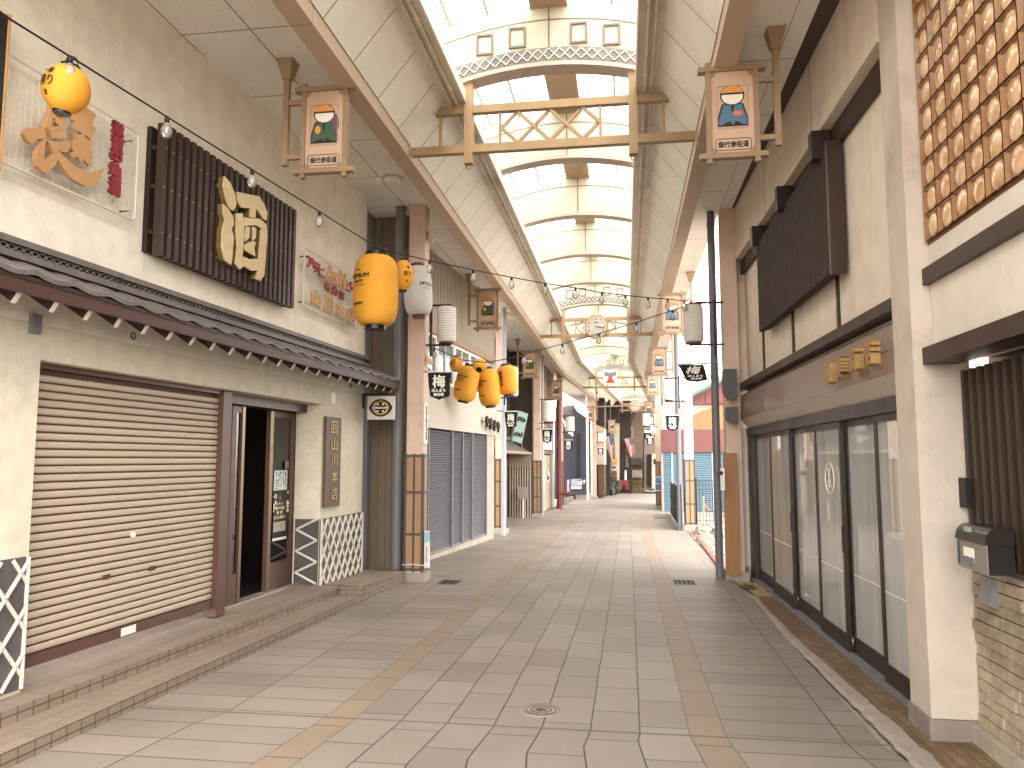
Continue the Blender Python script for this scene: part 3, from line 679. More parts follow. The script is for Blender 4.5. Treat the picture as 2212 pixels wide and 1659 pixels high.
slab(MB(), A.y+.04*wv, A.y+.8*wv, A.z+.17*h, A.z+.38*h, DO-.0158, DO-.0152).build('picture', mat('pale_map', '#b5a49d', .6, .5, 40), t)
slab(MB(), A.y+.0*wv, A.y+.86*wv, A.z-.01*h, A.z+.045*h, DO-.0158, DO-.0152).build('white_strip', M_WHITE, t)
g = MB()
for i in range(26):
    e = random.choice((random.uniform(.0, .16), random.uniform(.82, .97))); y = A.y+wv*e; z = A.z+h*random.uniform(.42, .97); r = random.uniform(.012, .028); slab(g, y, y+r, z, z+r*random.uniform(.6, 1.6), DO-.0158, DO-.0153)
g.build('white_blocks', M_WHITE, t)
A = on_leaf(1468, 1080); MBt = tag(slab(MB(), A.y-.035, A.y+.035, A.z-.04, A.z+.04, DO-.018, DO-.01).build('notice_card', M_GREYM, None), 'small grey card above the posters on the glass door', 'notice')
# pent roof
pr = MB(); EO, EZE, WZ = .40, 2.47, 2.63
def zroof(o): return WZ+(EZE-WZ)*o/EO
TP = .275
def prof(t):  # tile cross section, 0..1
    return .015*(.5-.5*cos(2*pi*min(1, t/.62)))*(1 if t < .62 else 0)-.006*sin(pi*max(0, (t-.62)/.38))
nS = 10
for c in range(2):
    o0, o1 = EO-c*.2, EO-(c+1)*.2+(-.02 if c == 0 else .0); lift = .008
    y = .2
    while y < 9.2:
        for i in range(nS):
            ya, yb = y+TP*i/nS, y+TP*(i+1)/nS; ha, hb = prof(i/nS), prof((i+1)/nS)
            pr.quad(wl(ya, zroof(o0)+ha+lift, o0), wl(yb, zroof(o0)+hb+lift, o0), wl(yb, zroof(o1)+hb, o1), wl(ya, zroof(o1)+ha, o1))
            pr.quad(wl(ya, zroof(o0)+ha+lift, o0), wl(yb, zroof(o0)+hb+lift, o0), wl(yb, zroof(o0)+hb-.016, o0-.004), wl(ya, zroof(o0)+ha-.016, o0-.004))
        y += TP
pro = pr.build('pent_roof', M_TILE, shop, fix=False)
MB().prism([wl(.2, EZE-.012, EO-.015), wl(.2, WZ-.012, 0.002), wl(.2, WZ-.035, 0.002), wl(.2, EZE-.035, EO-.015)], wl(9.25, 0)-wl(.2, 0)).build('roof_deck', M_DKWOOD, pro)
rg = MB()
for z0, z1, o in ((WZ, WZ+.028, .075), (WZ+.029, WZ+.045, .055), (WZ+.085, WZ+.105, .06), (WZ+.106, WZ+.128, .045)): slab(rg, .2, 9.12, z0, z1, .002, o)
rg.build('ridge_course', M_TILE, pro)
slab(MB(), .2, 9.12, WZ+.046, WZ+.084, .002, .03).build('ridge_band', M_BLACK, pro)
wv_ = MB()
for ph in (0, pi):
    wv_.tube([wl(2.5+i*.0135, WZ+.065+.015*sin(2*pi*i*.0135/.11+ph), .042) for i in range(480)], .005, 5)
wv_.build('wave_lattice', M_TILE, pro)
MB().prism([wl(.2, EZE-.105, EO-.05), wl(9.25, EZE-.105, EO-.05), wl(9.25, EZE-.03, EO-.05), wl(.2, EZE-.03, EO-.05)], (.028, 0, 0)).build('fascia', mat('fascia_wood', '#4d2f27', .5, .2, 4, grain=(4, .6, 4)), pro)
y = 3.3
while y < 9.2:
    A, B = wl(y, zroof(0)-.075, .002), wl(y, EZE-.125, EO-.085); MB().bar(A, B, .03, .055).build('rafter', M_DKWOOD, pro)
    dd = (B-A).normalized(); MB().bar(B+dd*.001, B+dd*.004, .034, .065).build('rafter_end', M_WHITE, pro); y += .254
for yy in (4.55, 8.05):
    hk = MB(); c = wl(yy, 2.30, .25); hk.tube([c+Vector((0, .022*cos(a), .022*sin(a))) for a in [2*pi*k/12 for k in range(13)]], .005, 6); hk.build('hook', M_BLACK, pro)
# platform and steps
def e1x(y): return -3.0+.0575*(y-3.5)
def e2x(y): return -3.27+.068*(y-4)
st = MB()
Ya, Yb, Yc = .5, 7.94, 9.22
def wx(y): return wl(y, 0).x-.28
st.quad((e2x(Ya), Ya, .17), (e2x(Yb), Yb, .165), (wx(Yb), Yb, .185), (wx(Ya), Ya, .26), [(Ya, .28), (Yb, .28), (Yb, 0), (Ya, 0)])
st.quad((e1x(Yb), Yb, .165), (e1x(Yc), Yc, .15), (wx(Yc), Yc, .15), (wx(Yb), Yb, .185), [(Yb, .6), (Yc, .6), (Yc, 0), (Yb, 0)])
st.quad((e1x(Ya), Ya, .085), (e1x(Yb), Yb, .08), (e2x(Yb)-.01, Yb, .082), (e2x(Ya)-.01, Ya, .087), [(Ya, .3), (Yb, .3), (Yb, 0), (Ya, 0)])
struct(st.build('shop_platform', M_STEP))
rs = MB()
def riser(xa, ya, xb, yb, z0, z1): L = sqrt((xa-xb)**2+(ya-yb)**2); rs.quad((xa, ya, z0), (xb, yb, z0), (xb, yb, z1), (xa, ya, z1), [(ya, 0.0), (yb+.001, 0.0), (yb+.001, z1-z0), (ya, z1-z0)])
riser(e1x(Ya), Ya, e1x(Yb), Yb, -.02, .0825); riser(e2x(Ya), Ya, e2x(Yb), Yb, .08, .1675)
riser(e1x(Yb), Yb, e1x(Yc), Yc, -.02, .1575)
rs.quad((e1x(Yb), Yb, .08), (e2x(Yb)-.01, Yb, .08), (e2x(Yb)-.01, Yb, .165), (e1x(Yb), Yb, .165), [(0, 0), (.3, 0), (.3, .085), (0, .085)])
rs.quad((e1x(Yc), Yc, -.02), (wx(Yc), Yc, -.02), (wx(Yc), Yc, .15), (e1x(Yc), Yc, .15), [(0, 0), (.9, 0), (.9, .15), (0, .15)])
struct(rs.build('shop_step_riser', M_RISER, fix=False))
# ------------------------------------------------ things on the shop wall
def grid_sign(label, y0, y1, z0, z1, o=.07):
    t = thing('wire_grid_sign', label, 'sign', tuple(wl((y0+y1)/2, (z0+z1)/2)))
    r = .03; P = []
    for (cy, cz, a0) in ((y1-r, z1-r, 0), (y0+r, z1-r, 90), (y0+r, z0+r, 180), (y1-r, z0+r, 270)):
        P += [wl(cy+r*cos(radians(a0+k*30)), cz+r*sin(radians(a0+k*30)), o) for k in range(4)]
    MB().tube(P+[P[0], P[1]], .009, 8).build('frame', M_WIRE, t)
    g = MB(); p = .044; y = y0+p
    while y < y1-.01: g.tube([wl(y, z0, o), wl(y, z1, o)], .0017, 4, False); y += p
    z = z0+p
    while z < z1-.01: g.tube([wl(y0, z, o+.003), wl(y1, z, o+.003)], .0017, 4, False); z += p
    g.build('wire_mesh', M_WIRE, t)
    for yy in (y0+.05, y1-.06):
        for zz in (z0+.05, z1-.08): MB().tube([wl(yy, zz, .0), wl(yy, zz, o)], .006, 6).build('bracket', M_BLACK, t)
    return t
def wchar(t, s, u, v, wpx, hpx, z, m, o=.10, dep=.022, bold=.006, nm='character'):
    c = WL(*D(z, u, v), o); a = WL(*D(z, u-wpx/2, v), o); e = WL(*D(z, u+wpx/2, v), o); tp = WL(*D(z, u, v-hpx/2), o); bt = WL(*D(z, u, v+hpx/2), o)
    g = MB(); letter(g, s, c, EX, EZ, abs(e.y-a.y), abs(tp.z-bt.z), dep, bold=bold); return g.build(nm, m, t, fix=False)
A, B = WL(*D('a', 805, 775), .07), WL(*D('a', 783, 1283), .07)
g1 = grid_sign('large white wire grid sign with orange brush lettering and red characters', 3.05, A.y, B.z, A.z)
def outline(t, z, strokes, o, dep, m, name):
    g = MB()
    for s in strokes: g.prism([WL(*D(z, *q), o) for q in s], NN*dep)
    return g.build(name, m, t)
outline(g1, 'k', [
 [(515,300),(560,310),(575,340),(535,430),(515,560),(510,690),(465,690),(440,560),(440,500),(465,480)],
 [(560,370),(605,355),(640,405),(690,465),(650,460),(605,430)],
 [(575,450),(640,460),(665,490),(650,520),(690,545),(680,580),(640,585),(511,588),(513,560),(600,545),(560,510)],
 [(215,640),(235,590),(270,565),(440,570),(600,595),(660,610),(688,650),(680,685),(560,680),(420,685),(350,690),(330,720),(290,738),(250,700)],
 [(420,686),(470,691),(440,760),(435,900),(450,915),(510,880),(550,850),(590,900),(560,970),(510,1020),(460,1055),(420,1045),(360,980),(340,900),(360,800)],
 [(480,700),(600,720),(700,705),(725,745),(710,800),(680,835),(625,825),(580,790),(640,870),(720,940),(800,1000),(870,1030),(950,1050),(1030,1035),(1100,1005),(1060,1050),(1082,1042),(1050,1085),(1075,1090),(1020,1140),(1030,1150),(960,1195),(900,1205),(820,1170),(740,1120),(660,1020),(600,930),(540,830),(490,740)]], .10, .03, M_ORW, 'brush_character')
wchar(g1, '喜', 885, 480, 230, 290, 'k', M_ORW, bold=.014); wchar(g1, '楽', 860, 785, 220, 280, 'k', M_ORW, bold=.013)
for s, u, v, h in (('滋', 1262, 575, 130), ('賀', 1258, 745, 175), ('の', 1243, 880, 105), ('地', 1233, 1035, 160), ('酒', 1228, 1205, 170)): wchar(g1, s, u, v, 115, h, 'k', M_CRIM, bold=.007)
A, B = WL(*D('a', 1768, 1425), .07), WL(*D('b', 1832, 383), .07)
g2 = grid_sign('smaller white wire grid sign with red and orange lettering behind the big yellow lantern', A.y, B.y, B.z, A.z-.02)
for s, u, v, wp, hp in (('ア', 1585, 45, 32, 52), ('サ', 1612, 68, 34, 52), ('ヒ', 1643, 88, 30, 55), ('ビ', 1782, 165, 28, 50), ('ー', 1806, 180, 26, 10), ('ル', 1828, 195, 26, 50)): wchar(g2, s, u, v, wp, hp, 'b', M_CRIM, bold=.006, dep=.018)
for s, u, v in (('特', 1672, 168), ('約', 1710, 190), ('店', 1744, 212)): wchar(g2, s, u, v, 24, 42, 'b', M_CRIM, bold=.004, dep=.018)
for s, u, v, wp, hp in (('A', 1688, 100, 38, 85), ('s', 1712, 125, 20, 55), ('a', 1730, 132, 22, 52), ('h', 1748, 132, 20, 82), ('i', 1763, 140, 10, 78)): wchar(g2, s, u, v, wp, hp, 'b', M_ORW, bold=.005, dep=.018)
for s, u, v in (('山', 1613, 226), ('川', 1679, 256), ('本', 1739, 290), ('店', 1795, 320)): wchar(g2, s, u, v, 42, 80, 'b', M_ORW, bold=.006, dep=.018)
# slatted sign
A, B, C_ = WL(*D('a', 935, 705), .1), WL(*D('a', 1716, 1252), .1), WL(*D('b', 1505, 295), .1)
t = thing('slatted_sign', 'dark brown slatted sign with a large gilded carved character', 'sign', tuple(wl((A.y+B.y)/2, 3.4)))
z0, z1 = 2.955, 3.93
slab(MB(), A.y-.01, B.y, z0+.02, z1-.03, .002, .04).build('backing', M_EDGE, t)
n = 24; stp = (B.y-A.y)/n
s_ = MB()
for i in range(n): y = A.y+stp*(i+.1); slab(s_, y, y+stp*.56, z0, z1, .07, .125)
for zz in (z0+.15, (z0+z1)/2, z1-.2): slab(s_, A.y, B.y, zz, zz+.03, .041, .069)
s_.build('slat_row', mat('slat_brown', '#3b2823', .45, .2, 4, grain=(20, 20, 2)), t)
bo = MB()
for i in range(n):
    for zz in (z0+.165, (z0+z1)/2+.015, z1-.185): bo.disc(wl(A.y+stp*(i+.38), zz, .125), EX, EZ, .007, 6, NN*.004)
bo.build('bolt_heads', M_BROWN, t)
SAKE = [[(1297,1025),(1330,1060),(1360,1130),(1366,1190),(1350,1225),(1325,1210),(1305,1150),(1290,1080)],
 [(1290,1185),(1320,1215),(1347,1260),(1352,1300),(1338,1332),(1352,1380),(1346,1440),(1343,1490),(1335,1540),(1300,1512),(1281,1440),(1285,1330),(1300,1280),(1290,1240)],
 [(1372,1115),(1440,1130),(1500,1140),(1530,1190),(1547,1240),(1540,1282),(1520,1270),(1495,1225),(1480,1215),(1478,1266),(1446,1262),(1448,1210),(1395,1205),(1375,1170)],
 [(1368,1240),(1402,1238),(1412,1300),(1408,1400),(1402,1490),(1410,1545),(1385,1566),(1360,1530),(1372,1440),(1365,1340)],
 [(1413,1262),(1440,1268),(1500,1270),(1540,1302),(1528,1338),(1480,1308),(1413,1312)],
 [(1506,1338),(1541,1306),(1546,1360),(1538,1470),(1528,1600),(1505,1632),(1475,1618),(1491,1575),(1500,1460),(1508,1370)],
 [(1406,1490),(1440,1505),(1499,1502),(1490,1572),(1450,1572),(1412,1545)],
 [(1425,1313),(1445,1320),(1441,1380),(1420,1403),(1414,1370)], [(1462,1316),(1482,1325),(1479,1380),(1462,1402)],
 [(1412,1425),(1440,1404),(1480,1404),(1470,1440),(1476,1488),(1440,1470),(1416,1452)]]
outline(t, 'a', SAKE, .165, .012, M_GOLDW, 'carved_character')
g = MB()
for s in SAKE: g.prism([WL(*D('a', *q), .165)+Vector((-.001, 0, 0)) for q in s], NN*-.05)
g.build('character_side', mat('gilded_side', '#7d6230', .55, .2, 5), t)
# part of another signboard at the frame edge
t = thing('signboard', 'black signboard edge with orange rim above the wire grid', 'sign', tuple(wl(3.2, 3.6)))
slab(MB(), 2.6, WL(*D('a', 32, 340), .14).y, 3.06, 3.93, .10, .14).build('board', M_BLACK, t)
slab(MB(), WL(*D('a', 32, 340), .14).y, WL(*D('a', 42, 340), .14).y, 3.05, 3.94, .095, .15).build('rim', M_ORW, t)
# wooden name board
A, B = WL(*D('b', 1672, 832), .03), WL(*D('b', 1738, 1288), .03)
t = thing('wooden_nameboard', 'upright brown wooden nameboard with gilt characters beside the door', 'sign', tuple(wl((A.y+B.y)/2, 1.5)))
slab(MB(), A.y, B.y, B.z, A.z, .002, .035).build('board', mat('nameboard_wood', '#5e4334', .5, .25, 6, grain=(12, 12, 1.5)), t)
M_GILT = mat('gilt_paint', '#b9924a', .4, .15)
for s, v in (('回', 888), ('山', 975), ('川', 1055), ('本', 1140), ('店', 1228)): wchar(t, s, 1712, v, 30, 62, 'b', M_GILT, o=.04, dep=.004, bold=.0015)
# wall boxes
q = WL(72, 699); tag(slab(MB(), q.y-.035, q.y+.03, q.z-.06, q.z+.055, .001, .03).build('wall_box', M_GREYM), 'small grey box on the beige wall above the shutter corner', 'box')
q = WL(717, 860); tag(slab(MB(), q.y-.03, q.y+.03, q.z-.06, q.z+.06, .001, .03).build('name_tag', M_WHITE), 'tiny pale plate on the beige wall above the nameboard', 'plate')
# projecting sign
Y = 9.0; A, B = onY(794, 856, Y), onY(851, 906, Y); cx = (A.x+B.x)/2; cz = (A.z+B.z)/2; wv, hv = (B.x-A.x)/2, (A.z-B.z)/2
t = thing('projecting_sign', 'white square sign with yellow and black oval emblem under the eave', 'sign', (cx, Y, cz))
br = MB(); br.box((A.x-.07, Y+.01, A.z+.012), (B.x, Y+.04, A.z+.035)).box((A.x-.08, Y+.005, A.z-.15), (A.x-.05, Y+.045, A.z+.036)); br.build('bracket', M_BLACK, t)
MB().box((cx-wv, Y, cz-hv), (cx+wv, Y+.05, cz+hv)).build('panel', mat('sign_white', '#cfc6c0', .4, .04), t)
def lens(a, b_, y, e):
    R_ = (a*a+b_*b_)/(2*b_); th = math.asin(a/R_); P = [(cx+R_*sin(th*(k/12)), y, cz-(R_-b_)+R_*cos(th*k/12)) for k in range(-12, 13)]; P += [(cx-R_*sin(th*k/12), y, cz+(R_-b_)-R_*cos(th*k/12)) for k in range(-11, 12)]; return MB().prism(P, (0, e, 0))
lens(wv*.88, hv*.76, Y-.004, .003).build('emblem_rim', M_BLACK, t); lens(wv*.66, hv*.60, Y-.008, .003).build('emblem_field', mat('emblem_yellow', '#d0a21f', .4, .05), t)
g = MB(); g.disc((cx, Y-.012, cz), (1, 0, 0), (0, 0, 1), hv*.5, 20, (0, .003, 0)); g.box((cx-wv*.8, Y-.013, cz-hv*.15), (cx+wv*.75, Y-.009, cz+hv*.15)); g.build('emblem_bar', M_BLACK, t)
g = MB(); letter(g, '全国酒食品有名店連盟', (cx, Y-.0145, cz), (1, 0, 0), (0, 0, 1), wv*1.25, hv*.17, 0, bold=.0008)
for dx in (-.2, .2):
    for dz in (-.3, .3): g.disc((cx+dx*wv, Y-.0145, cz+dz*hv), (1, 0, 0), (0, 0, 1), hv*.09, 12)
g.build('white_lettering', M_WHITE, t)
g = MB(); letter(g, 'WINE & FOOD', (cx, Y-.0095, cz+hv*.52), (1, 0, 0), (0, 0, 1), wv*.7, hv*.12, 0, bold=.0006); g.build('black_lettering', M_BLACK, t)
# corrugated wall in the gap, with side trim
M_CORR = mat('corrugated_brown', '#7d6b58', .5, .14, 3, streak=.45, stain_col='#4e3f30')
t = thing('corrugated_wall', 'grey brown corrugated metal wall in the gap beside the beige shop', 'wall', (-3.0, 9.85, 0))
b = MB(); x = -4.0; k = 0
while x < -2.72:
    for dx0, dy0, dx1, dy1 in ((0, 0, .07, 0), (.07, 0, .08, -.02), (.08, -.02, .10, -.02), (.10, -.02, .11, 0)):
        b.quad((x+dx0, 9.85+dy0, .0), (x+dx1, 9.85+dy1, .0), (x+dx1, 9.85+dy1, 5.2), (x+dx0, 9.85+dy0, 5.2))
    x += .11
b.build('sheet', M_CORR, t, fix=False)
b = MB(); y = 9.08
while y < 9.82:
    b.box((-3.36, y, .1), (-3.33, y+.05, 5.2)); y += .075
b.build('side_ribs', M_GREYM, t)
MB().box((-3.30, 9.3, .0), (-3.24, 9.42, 2.2)).build('flat_duct', M_GREYM, t)
# ---------------------------------------------------------------- glass fronted shop on the right
M_WALLR = mat('cream_stucco', '#dccdb9', .85, .10, 5, bump=.3, bscale=60, streak=.25, stain_col='#9b8768')
M_STUCR = mat('rough_stucco', '#d2c6b6', .9, .08, 5, bump=.5, bscale=38, stain=.2, stain_col='#94795f')
M_STUCP = mat('stained_stucco', '#bfb0a0', .9, .10, 4, bump=.4, bscale=38, stain=.85, stain_col='#8a6c53')
M_BRNR = mat('brown_trim', '#3d2b24', .4, .12, 3, streak=.3, stain_col='#4a3830', spec=.25)
M_FASC = mat('fascia_bronze', '#8d7569', .33, .14, 2, metal=.2, stain=.3, stain_col='#54433b')
M_FASCL = mat('fascia_light', '#b8a898', .35, .1, 3, metal=.1)
M_DKFR = mat('dark_frame', '#2e201c', .35, .15, 4)
M_SHOPGL = milky_glass('shop_glass', '#f6f4ef', .50, 2.9)
M_CURT = mat('white_curtain', '#f0ece4', .8, .12, 3, grain=(6, 6, .5))
M_LETB = mat('brass_letter', '#b08a4c', .35, .15, 8, metal=.6)
EXR = Vector((.0241, -1, 0)).normalized(); NNR = Vector((-1, -.0241, 0)).normalized()
def slabr(mb, y0, y1, z0, z1, o0, o1):
    y0, y1 = sorted((y0, y1))
    return mb.prism([wr(y0, z0, o0), wr(y1, z0, o0), wr(y1, z1, o0), wr(y0, z1, o0)], (-(o1-o0), 0, 0))
gs = thing('glass_fronted_shop', 'cream shop with brown fascia and tall glass doors across from the roller shutter', 'shop', wr(7.5, 0))
YR0, YR1 = 4.86, 10.32
slabr(MB(), YR0, YR1+.45, 4.10, 6.3, -.25, 0).build('upper_wall', M_WALLR, gs)
slabr(MB(), YR1, YR1+.45, -.1, 4.098, -.25, 0).build('end_pier', M_WALLR, gs)
slabr(MB(), YR1-.002, YR1+.46, -.1, .14, -.26, .012).build('pier_base', M_CONC, gs)
slabr(MB(), YR0, YR1, 2.38, 4.098, -.25, -.13).build('recess_wall', M_WALLR, gs)
slabr(MB(), YR0, YR1, 3.93, 4.096, -.128, -.08).build('recess_beam', M_BRNR, gs)
for y in (6.29, 7.77, 9.19): slabr(MB(), y-.022, y+.022, 2.47, 3.928, -.129, -.11).build('wall_batten', M_BRNR, gs)
slabr(MB(), YR0, YR1, 2.395, 2.47, -.129, .0).build('sill_beam', M_BRNR, gs)
# seams of the upper wall
sm = MB()
for y in (6.4, 8.3): slabr(sm, y-.004, y+.004, 4.11, 6.0, 0, .0015)
sm.build('wall_seam', M_SEAM, gs)
# fascia box: upper bevel, face, lower bevel
fb = thing
def bevel(name, y0, y1, pr, m):
    A = [wr(y0, z, o) for o, z in pr]; return MB().prism(A, wr(y1, 0)-wr(y0, 0)).build(name, m, gs)
for y0, y1 in ((4.87, 6.0), (6.006, 7.35), (7.356, 8.75), (8.756, 10.25)):
    bevel('fascia_top', y0, y1, [(-.13, 2.385), (-.13, 2.31), (-.02, 2.31)], M_FASCL)
    bevel('fascia_face', y0, y1, [(-.13, 2.308), (-.13, 2.022), (-.02, 2.022), (-.02, 2.308)], M_FASC)
    bevel('fascia_bottom', y0, y1, [(-.13, 2.02), (-.13, 1.90), (-.105, 1.90), (-.02, 2.02)], M_FASCL)
slabr(MB(), YR0, YR1, 1.80, 1.898, -.16, -.09).build('door_head', M_DKFR, gs)
slabr(MB(), YR0, YR1, -.05, .028, -.20, -.07).build('door_sill', M_GREYM, gs)
edges = [10.02, 9.05, 8.07, 7.15, 6.37, 5.60, 4.90]
for k, (a, c) in enumerate(zip(edges[:-1], edges[1:])):
    o = -.115 if k % 2 else -.15
    fr = MB(); hi, lo = a, c
    for (y0, y1, z0, z1) in ((hi-.05, hi, .03, 1.798), (lo, lo+.05, .03, 1.798), (lo+.05, hi-.05, .03, .155), (lo+.05, hi-.05, 1.75, 1.798)):
        slabr(fr, y0, y1, z0, z1, o-.03, o)
    dr = fr.build('glass_door', M_DKFR, gs)
    slabr(MB(), lo+.05, hi-.05, .155, 1.75, o-.018, o-.012).build('pane', M_SHOPGL, dr)
    slabr(MB(), lo+.05, hi-.05, .62, .626, o-.012, o-.0105).build('sticker_line', M_WHITE, dr)
    if k in (1, 2, 3): slabr(MB(), lo+.005, lo+.03, .78, .98, o, o+.012).build('pull_handle', M_DKFR, dr)
slabr(MB(), 10.03, YR1, .03, 1.798, -.19, -.1).build('door_jamb', M_DKFR, gs)
q = WR(*D('s', 1022, 1440), -.1); R_ = .13
g = MB(); g.tube([wr(q.y, q.z, -.112)+EXR*R_*cos(a)+EZ*R_*1.0*sin(a)+NNR*.003 for a in [2*pi*k/32 for k in range(33)]], .004, 4)
g.tube([wr(q.y, q.z, -.112)+EXR*R_*.88*cos(a)+EZ*R_*.88*sin(a)+NNR*.003 for a in [2*pi*k/32 for k in range(33)]], .002, 4)
letter(g, '&', wr(q.y, q.z-.01, -.108), EXR, EZ, .09, .13, 0, bold=.002); letter(g, 'GIFT', wr(q.y, q.z+.07, -.108), EXR, EZ, .1, .03, 0, bold=.001)
g.build('window_decal', M_WHITE, gs)
# curtains inside and a lit-by-daylight shop interior
b = MB(); ys_ = [4.9+i*.04 for i in range(129)]
for i, (a, c) in enumerate(zip(ys_[:-1], ys_[1:])):
    oa, oc = -.30-.018*sin(a*19)-.01*sin(a*47), -.30-.018*sin(c*19)-.01*sin(c*47)
    b.quad(wr(a, .03, oa), wr(c, .03, oc), wr(c, 1.85, oc), wr(a, 1.85, oa))
b.build('curtain', M_CURT, gs)
MB().box((1.95, 4.9, -.06), (3.4, YR1+.4, .02)).build('shop_floor', M_CONC, gs)
slabr(MB(), 4.9, YR1, 2.0, 2.3, -1.8, -.26).build('shop_ceiling', M_WALLR, gs)
# brass characters on the fascia
nm = thing('brass_lettering', 'four raised brass characters on the brown fascia over the glass doors', 'lettering', wr(5.4, 2.14), None)
for s, x, y, h in (('和', 1088, 800, 95), ('美', 1160, 765, 110), ('商', 1250, 715, 115), ('店', 1350, 675, 125)):
    q = WR(*D('s', x, y), 0); g = MB(); letter(g, s, wr(q.y, q.z, .03), EXR, EZ, .12, .15, .055, bold=.005); g.build('character', M_LETB, nm, fix=False)
    for dy in (-.04, .04): MB().tube([wr(q.y+dy, q.z, -.02), wr(q.y+dy, q.z, .0)], .004, 5).build('pin', M_DARKM, nm)
# slatted panel with its brackets
t = thing('slat_screen', 'dark brown vertical slat panel on the cream wall over the fascia', 'slat panel', wr(7.4, 3.4))
ya, yb, za, zb_ = 6.02, 8.80, 2.91, 3.91
slabr(MB(), ya, yb, za+.02, zb_-.02, -.10, -.06).build('backing', M_EDGE, t)
M_SLR = mat('slat_brown_right', '#35231e', .65, .15, 4, grain=(20, 20, 2))
g = MB(); n = 46; st_ = (yb-ya)/n
for i in range(n): slabr(g, ya+st_*(i+.1), ya+st_*(i+.6), za, zb_, -.055, .005)
g.build('slat_row', M_SLR, t)
slabr(MB(), ya-.05, ya+.0, za-.02, zb_+.02, -.10, .01).build('end_board', M_BRNR, t)
for y in (6.2, 7.45, 8.72): slabr(MB(), y-.05, y+.05, 3.86, 4.09, -.07, .07).build('bracket', M_DKFR, t)
# party pillar between the two shops
pp = thing('party_pillar', 'rough stuccoed pillar between the glass doors and the brick wall', 'pillar', (1.75, 4.7, 0))
MB().box((1.60, 4.55, .12), (1.89, 4.85, 6.3)).build('shaft', M_STUCP, pp)
MB().box((1.585, 4.535, -.02), (1.905, 4.86, .118)).build('base', mat('dark_concrete', '#85786c', .85, .2, 5, bump=.4, bscale=60, stain=.6, stain_col='#574b40'), pp)
# ---------------------------------------------------------------- brick and glass tile house at the right edge
M_AMBER = None
m, nt, bb = base('amber_glass'); M_AMBER = m
tc = N(nt, 'TexCoord'); n1 = N(nt, 'TexNoise'); n1.inputs['Scale'].default_value = 9; nt.links.new(tc.outputs['Object'], n1.inputs['Vector'])
nt.links.new(mix(nt, ramp(nt, n1.outputs[0], .3, .7), lin('#b07e4a'), lin('#dfba8c')), bb.inputs['Base Color'])
bb.inputs['Roughness'].default_value = .08; bb.inputs['Specular IOR Level'].default_value = .9; bb.inputs['Coat Weight'].default_value = .6; bb.inputs['Coat Roughness'].default_value = .02
M_AMBG = mat('amber_grout', '#6b4023', .5, .2)
bh = thing('brick_house', 'house with amber glass tiles above and a pale brick wall below at the right edge', 'house', (1.8, 3, 0))
XU = 1.70
MB().box((XU+.01, .3, 2.12), (2.2, 4.547, 6.3)).build('upper_wall', M_STUCR, bh)
MB().box((XU-.03, .3, 2.475), (XU+.008, 4.549, 2.565)).build('upper_beam', M_BRNR, bh)
MB().box((XU-.05, .3, 2.025), (XU+.13, 4.549, 2.118)).build('lower_beam', M_BRNR, bh)
MB().box((XU+.006, 1.2, 2.70), (XU+.0095, 4.545, 6.2)).build('tile_bed', M_AMBG, bh)
g = MB(); cells = MB(); dy, dz = .187, .152
rows = 22
for i in range(14):
    for j in range(rows):
        yc, zc_ = 4.535-dy*(i+.5), 2.715+dz*(j+.5)
        hy, hz = dy/2-.005, dz/2-.005
        ring = [(sx*hy, sz*hz) for sx, sz in ((1,1),(-1,1),(-1,-1),(1,-1))]
        cells.add([(XU-.012, yc+a, zc_+c_) for a, c_ in ring]+[(XU+.004, yc+a*.80, zc_+c_*.86) for a, c_ in ring], ((0,1,5,4),(1,2,6,5),(2,3,7,6),(3,0,4,7),(4,5,6,7)))
        V = [(XU+.004-.016*cos(t_), yc+hy*.70*sin(t_)*cos(2*pi*k/16)+.004*random.uniform(-1, 1)*(t_ > 1), zc_+hz*.95*sin(t_)*sin(2*pi*k/16)) for t_ in (pi/2, pi*.42, pi*.33, pi*.22, pi*.12, .02) for k in range(16)]
        F = [[r*16+k, r*16+(k+1) % 16, (r+1)*16+(k+1) % 16, (r+1)*16+k] for r in range(5) for k in range(16)]
        g.add(V, F, True)
cells.build('glass_tile_cells', mat('amber_cell', '#8f6238', .2, .2, 8, spec=.8), bh)
g.build('glass_tile_lenses', M_AMBER, bh)
XB_ = 1.845
M_BRICK = tiled('pale_brick', '#a08a68', '#7d6748', '#3f3022', .27, .0625, .005, off=.5, rough=.8, var=.3, bump=1.0, dirt=.6, dirt_col='#5d4a30', obj=(1, 2))
g = MB(); random.seed(5)
z = .10; r = 0
while z < .93:
    y = 4.545
    if r % 2: g.box((XB_-.006, 4.548, z+.003), (XB_+.03, 4.545-.12+.003, z+.058)); y -= .12
    while y > -1:
        l = random.choice((.16, .22, .27, .30)); d_ = random.uniform(0, .018)
        if y-l < 4.5: g.box((XB_-d_, min(4.548, y)-.003, z+.003), (XB_+.03, y-l+.003, z+.058))
        y -= l
    z += .0615; r += 1
g.build('brick_wall', mat('split_brick', '#ad9b80', .85, .30, 9, bump=.8, bscale=30, stain=.95, stain_col='#4f3d28'), bh)
MB().box((XB_+.012, -2, .1), (XB_+.05, 4.548, .97)).build('brick_mortar', M_EDGE, bh)
MB().box((XB_-.05, -3, -.05), (2.1, 4.549, .098)).build('concrete_base', M_CONC, bh)
MB().box((XB_-.02, -2, .935), (1.99, 4.548, .965)).build('window_sill', M_DKFR, bh)
MB().box((XU+.131, .3, 2.06), (2.2, 4.548, 2.117)).build('soffit', M_STUCR, bh)
MB().box((1.99, -2, .97), (2.05, 4.548, 2.058)).build('dark_window', mat('dark_window', '#1a1412', .15, .1), bh)
lt = thing('window_lattice', 'dark vertical wooden lattice over the window above the brick wall', 'lattice', (1.84, 4, 1.0))
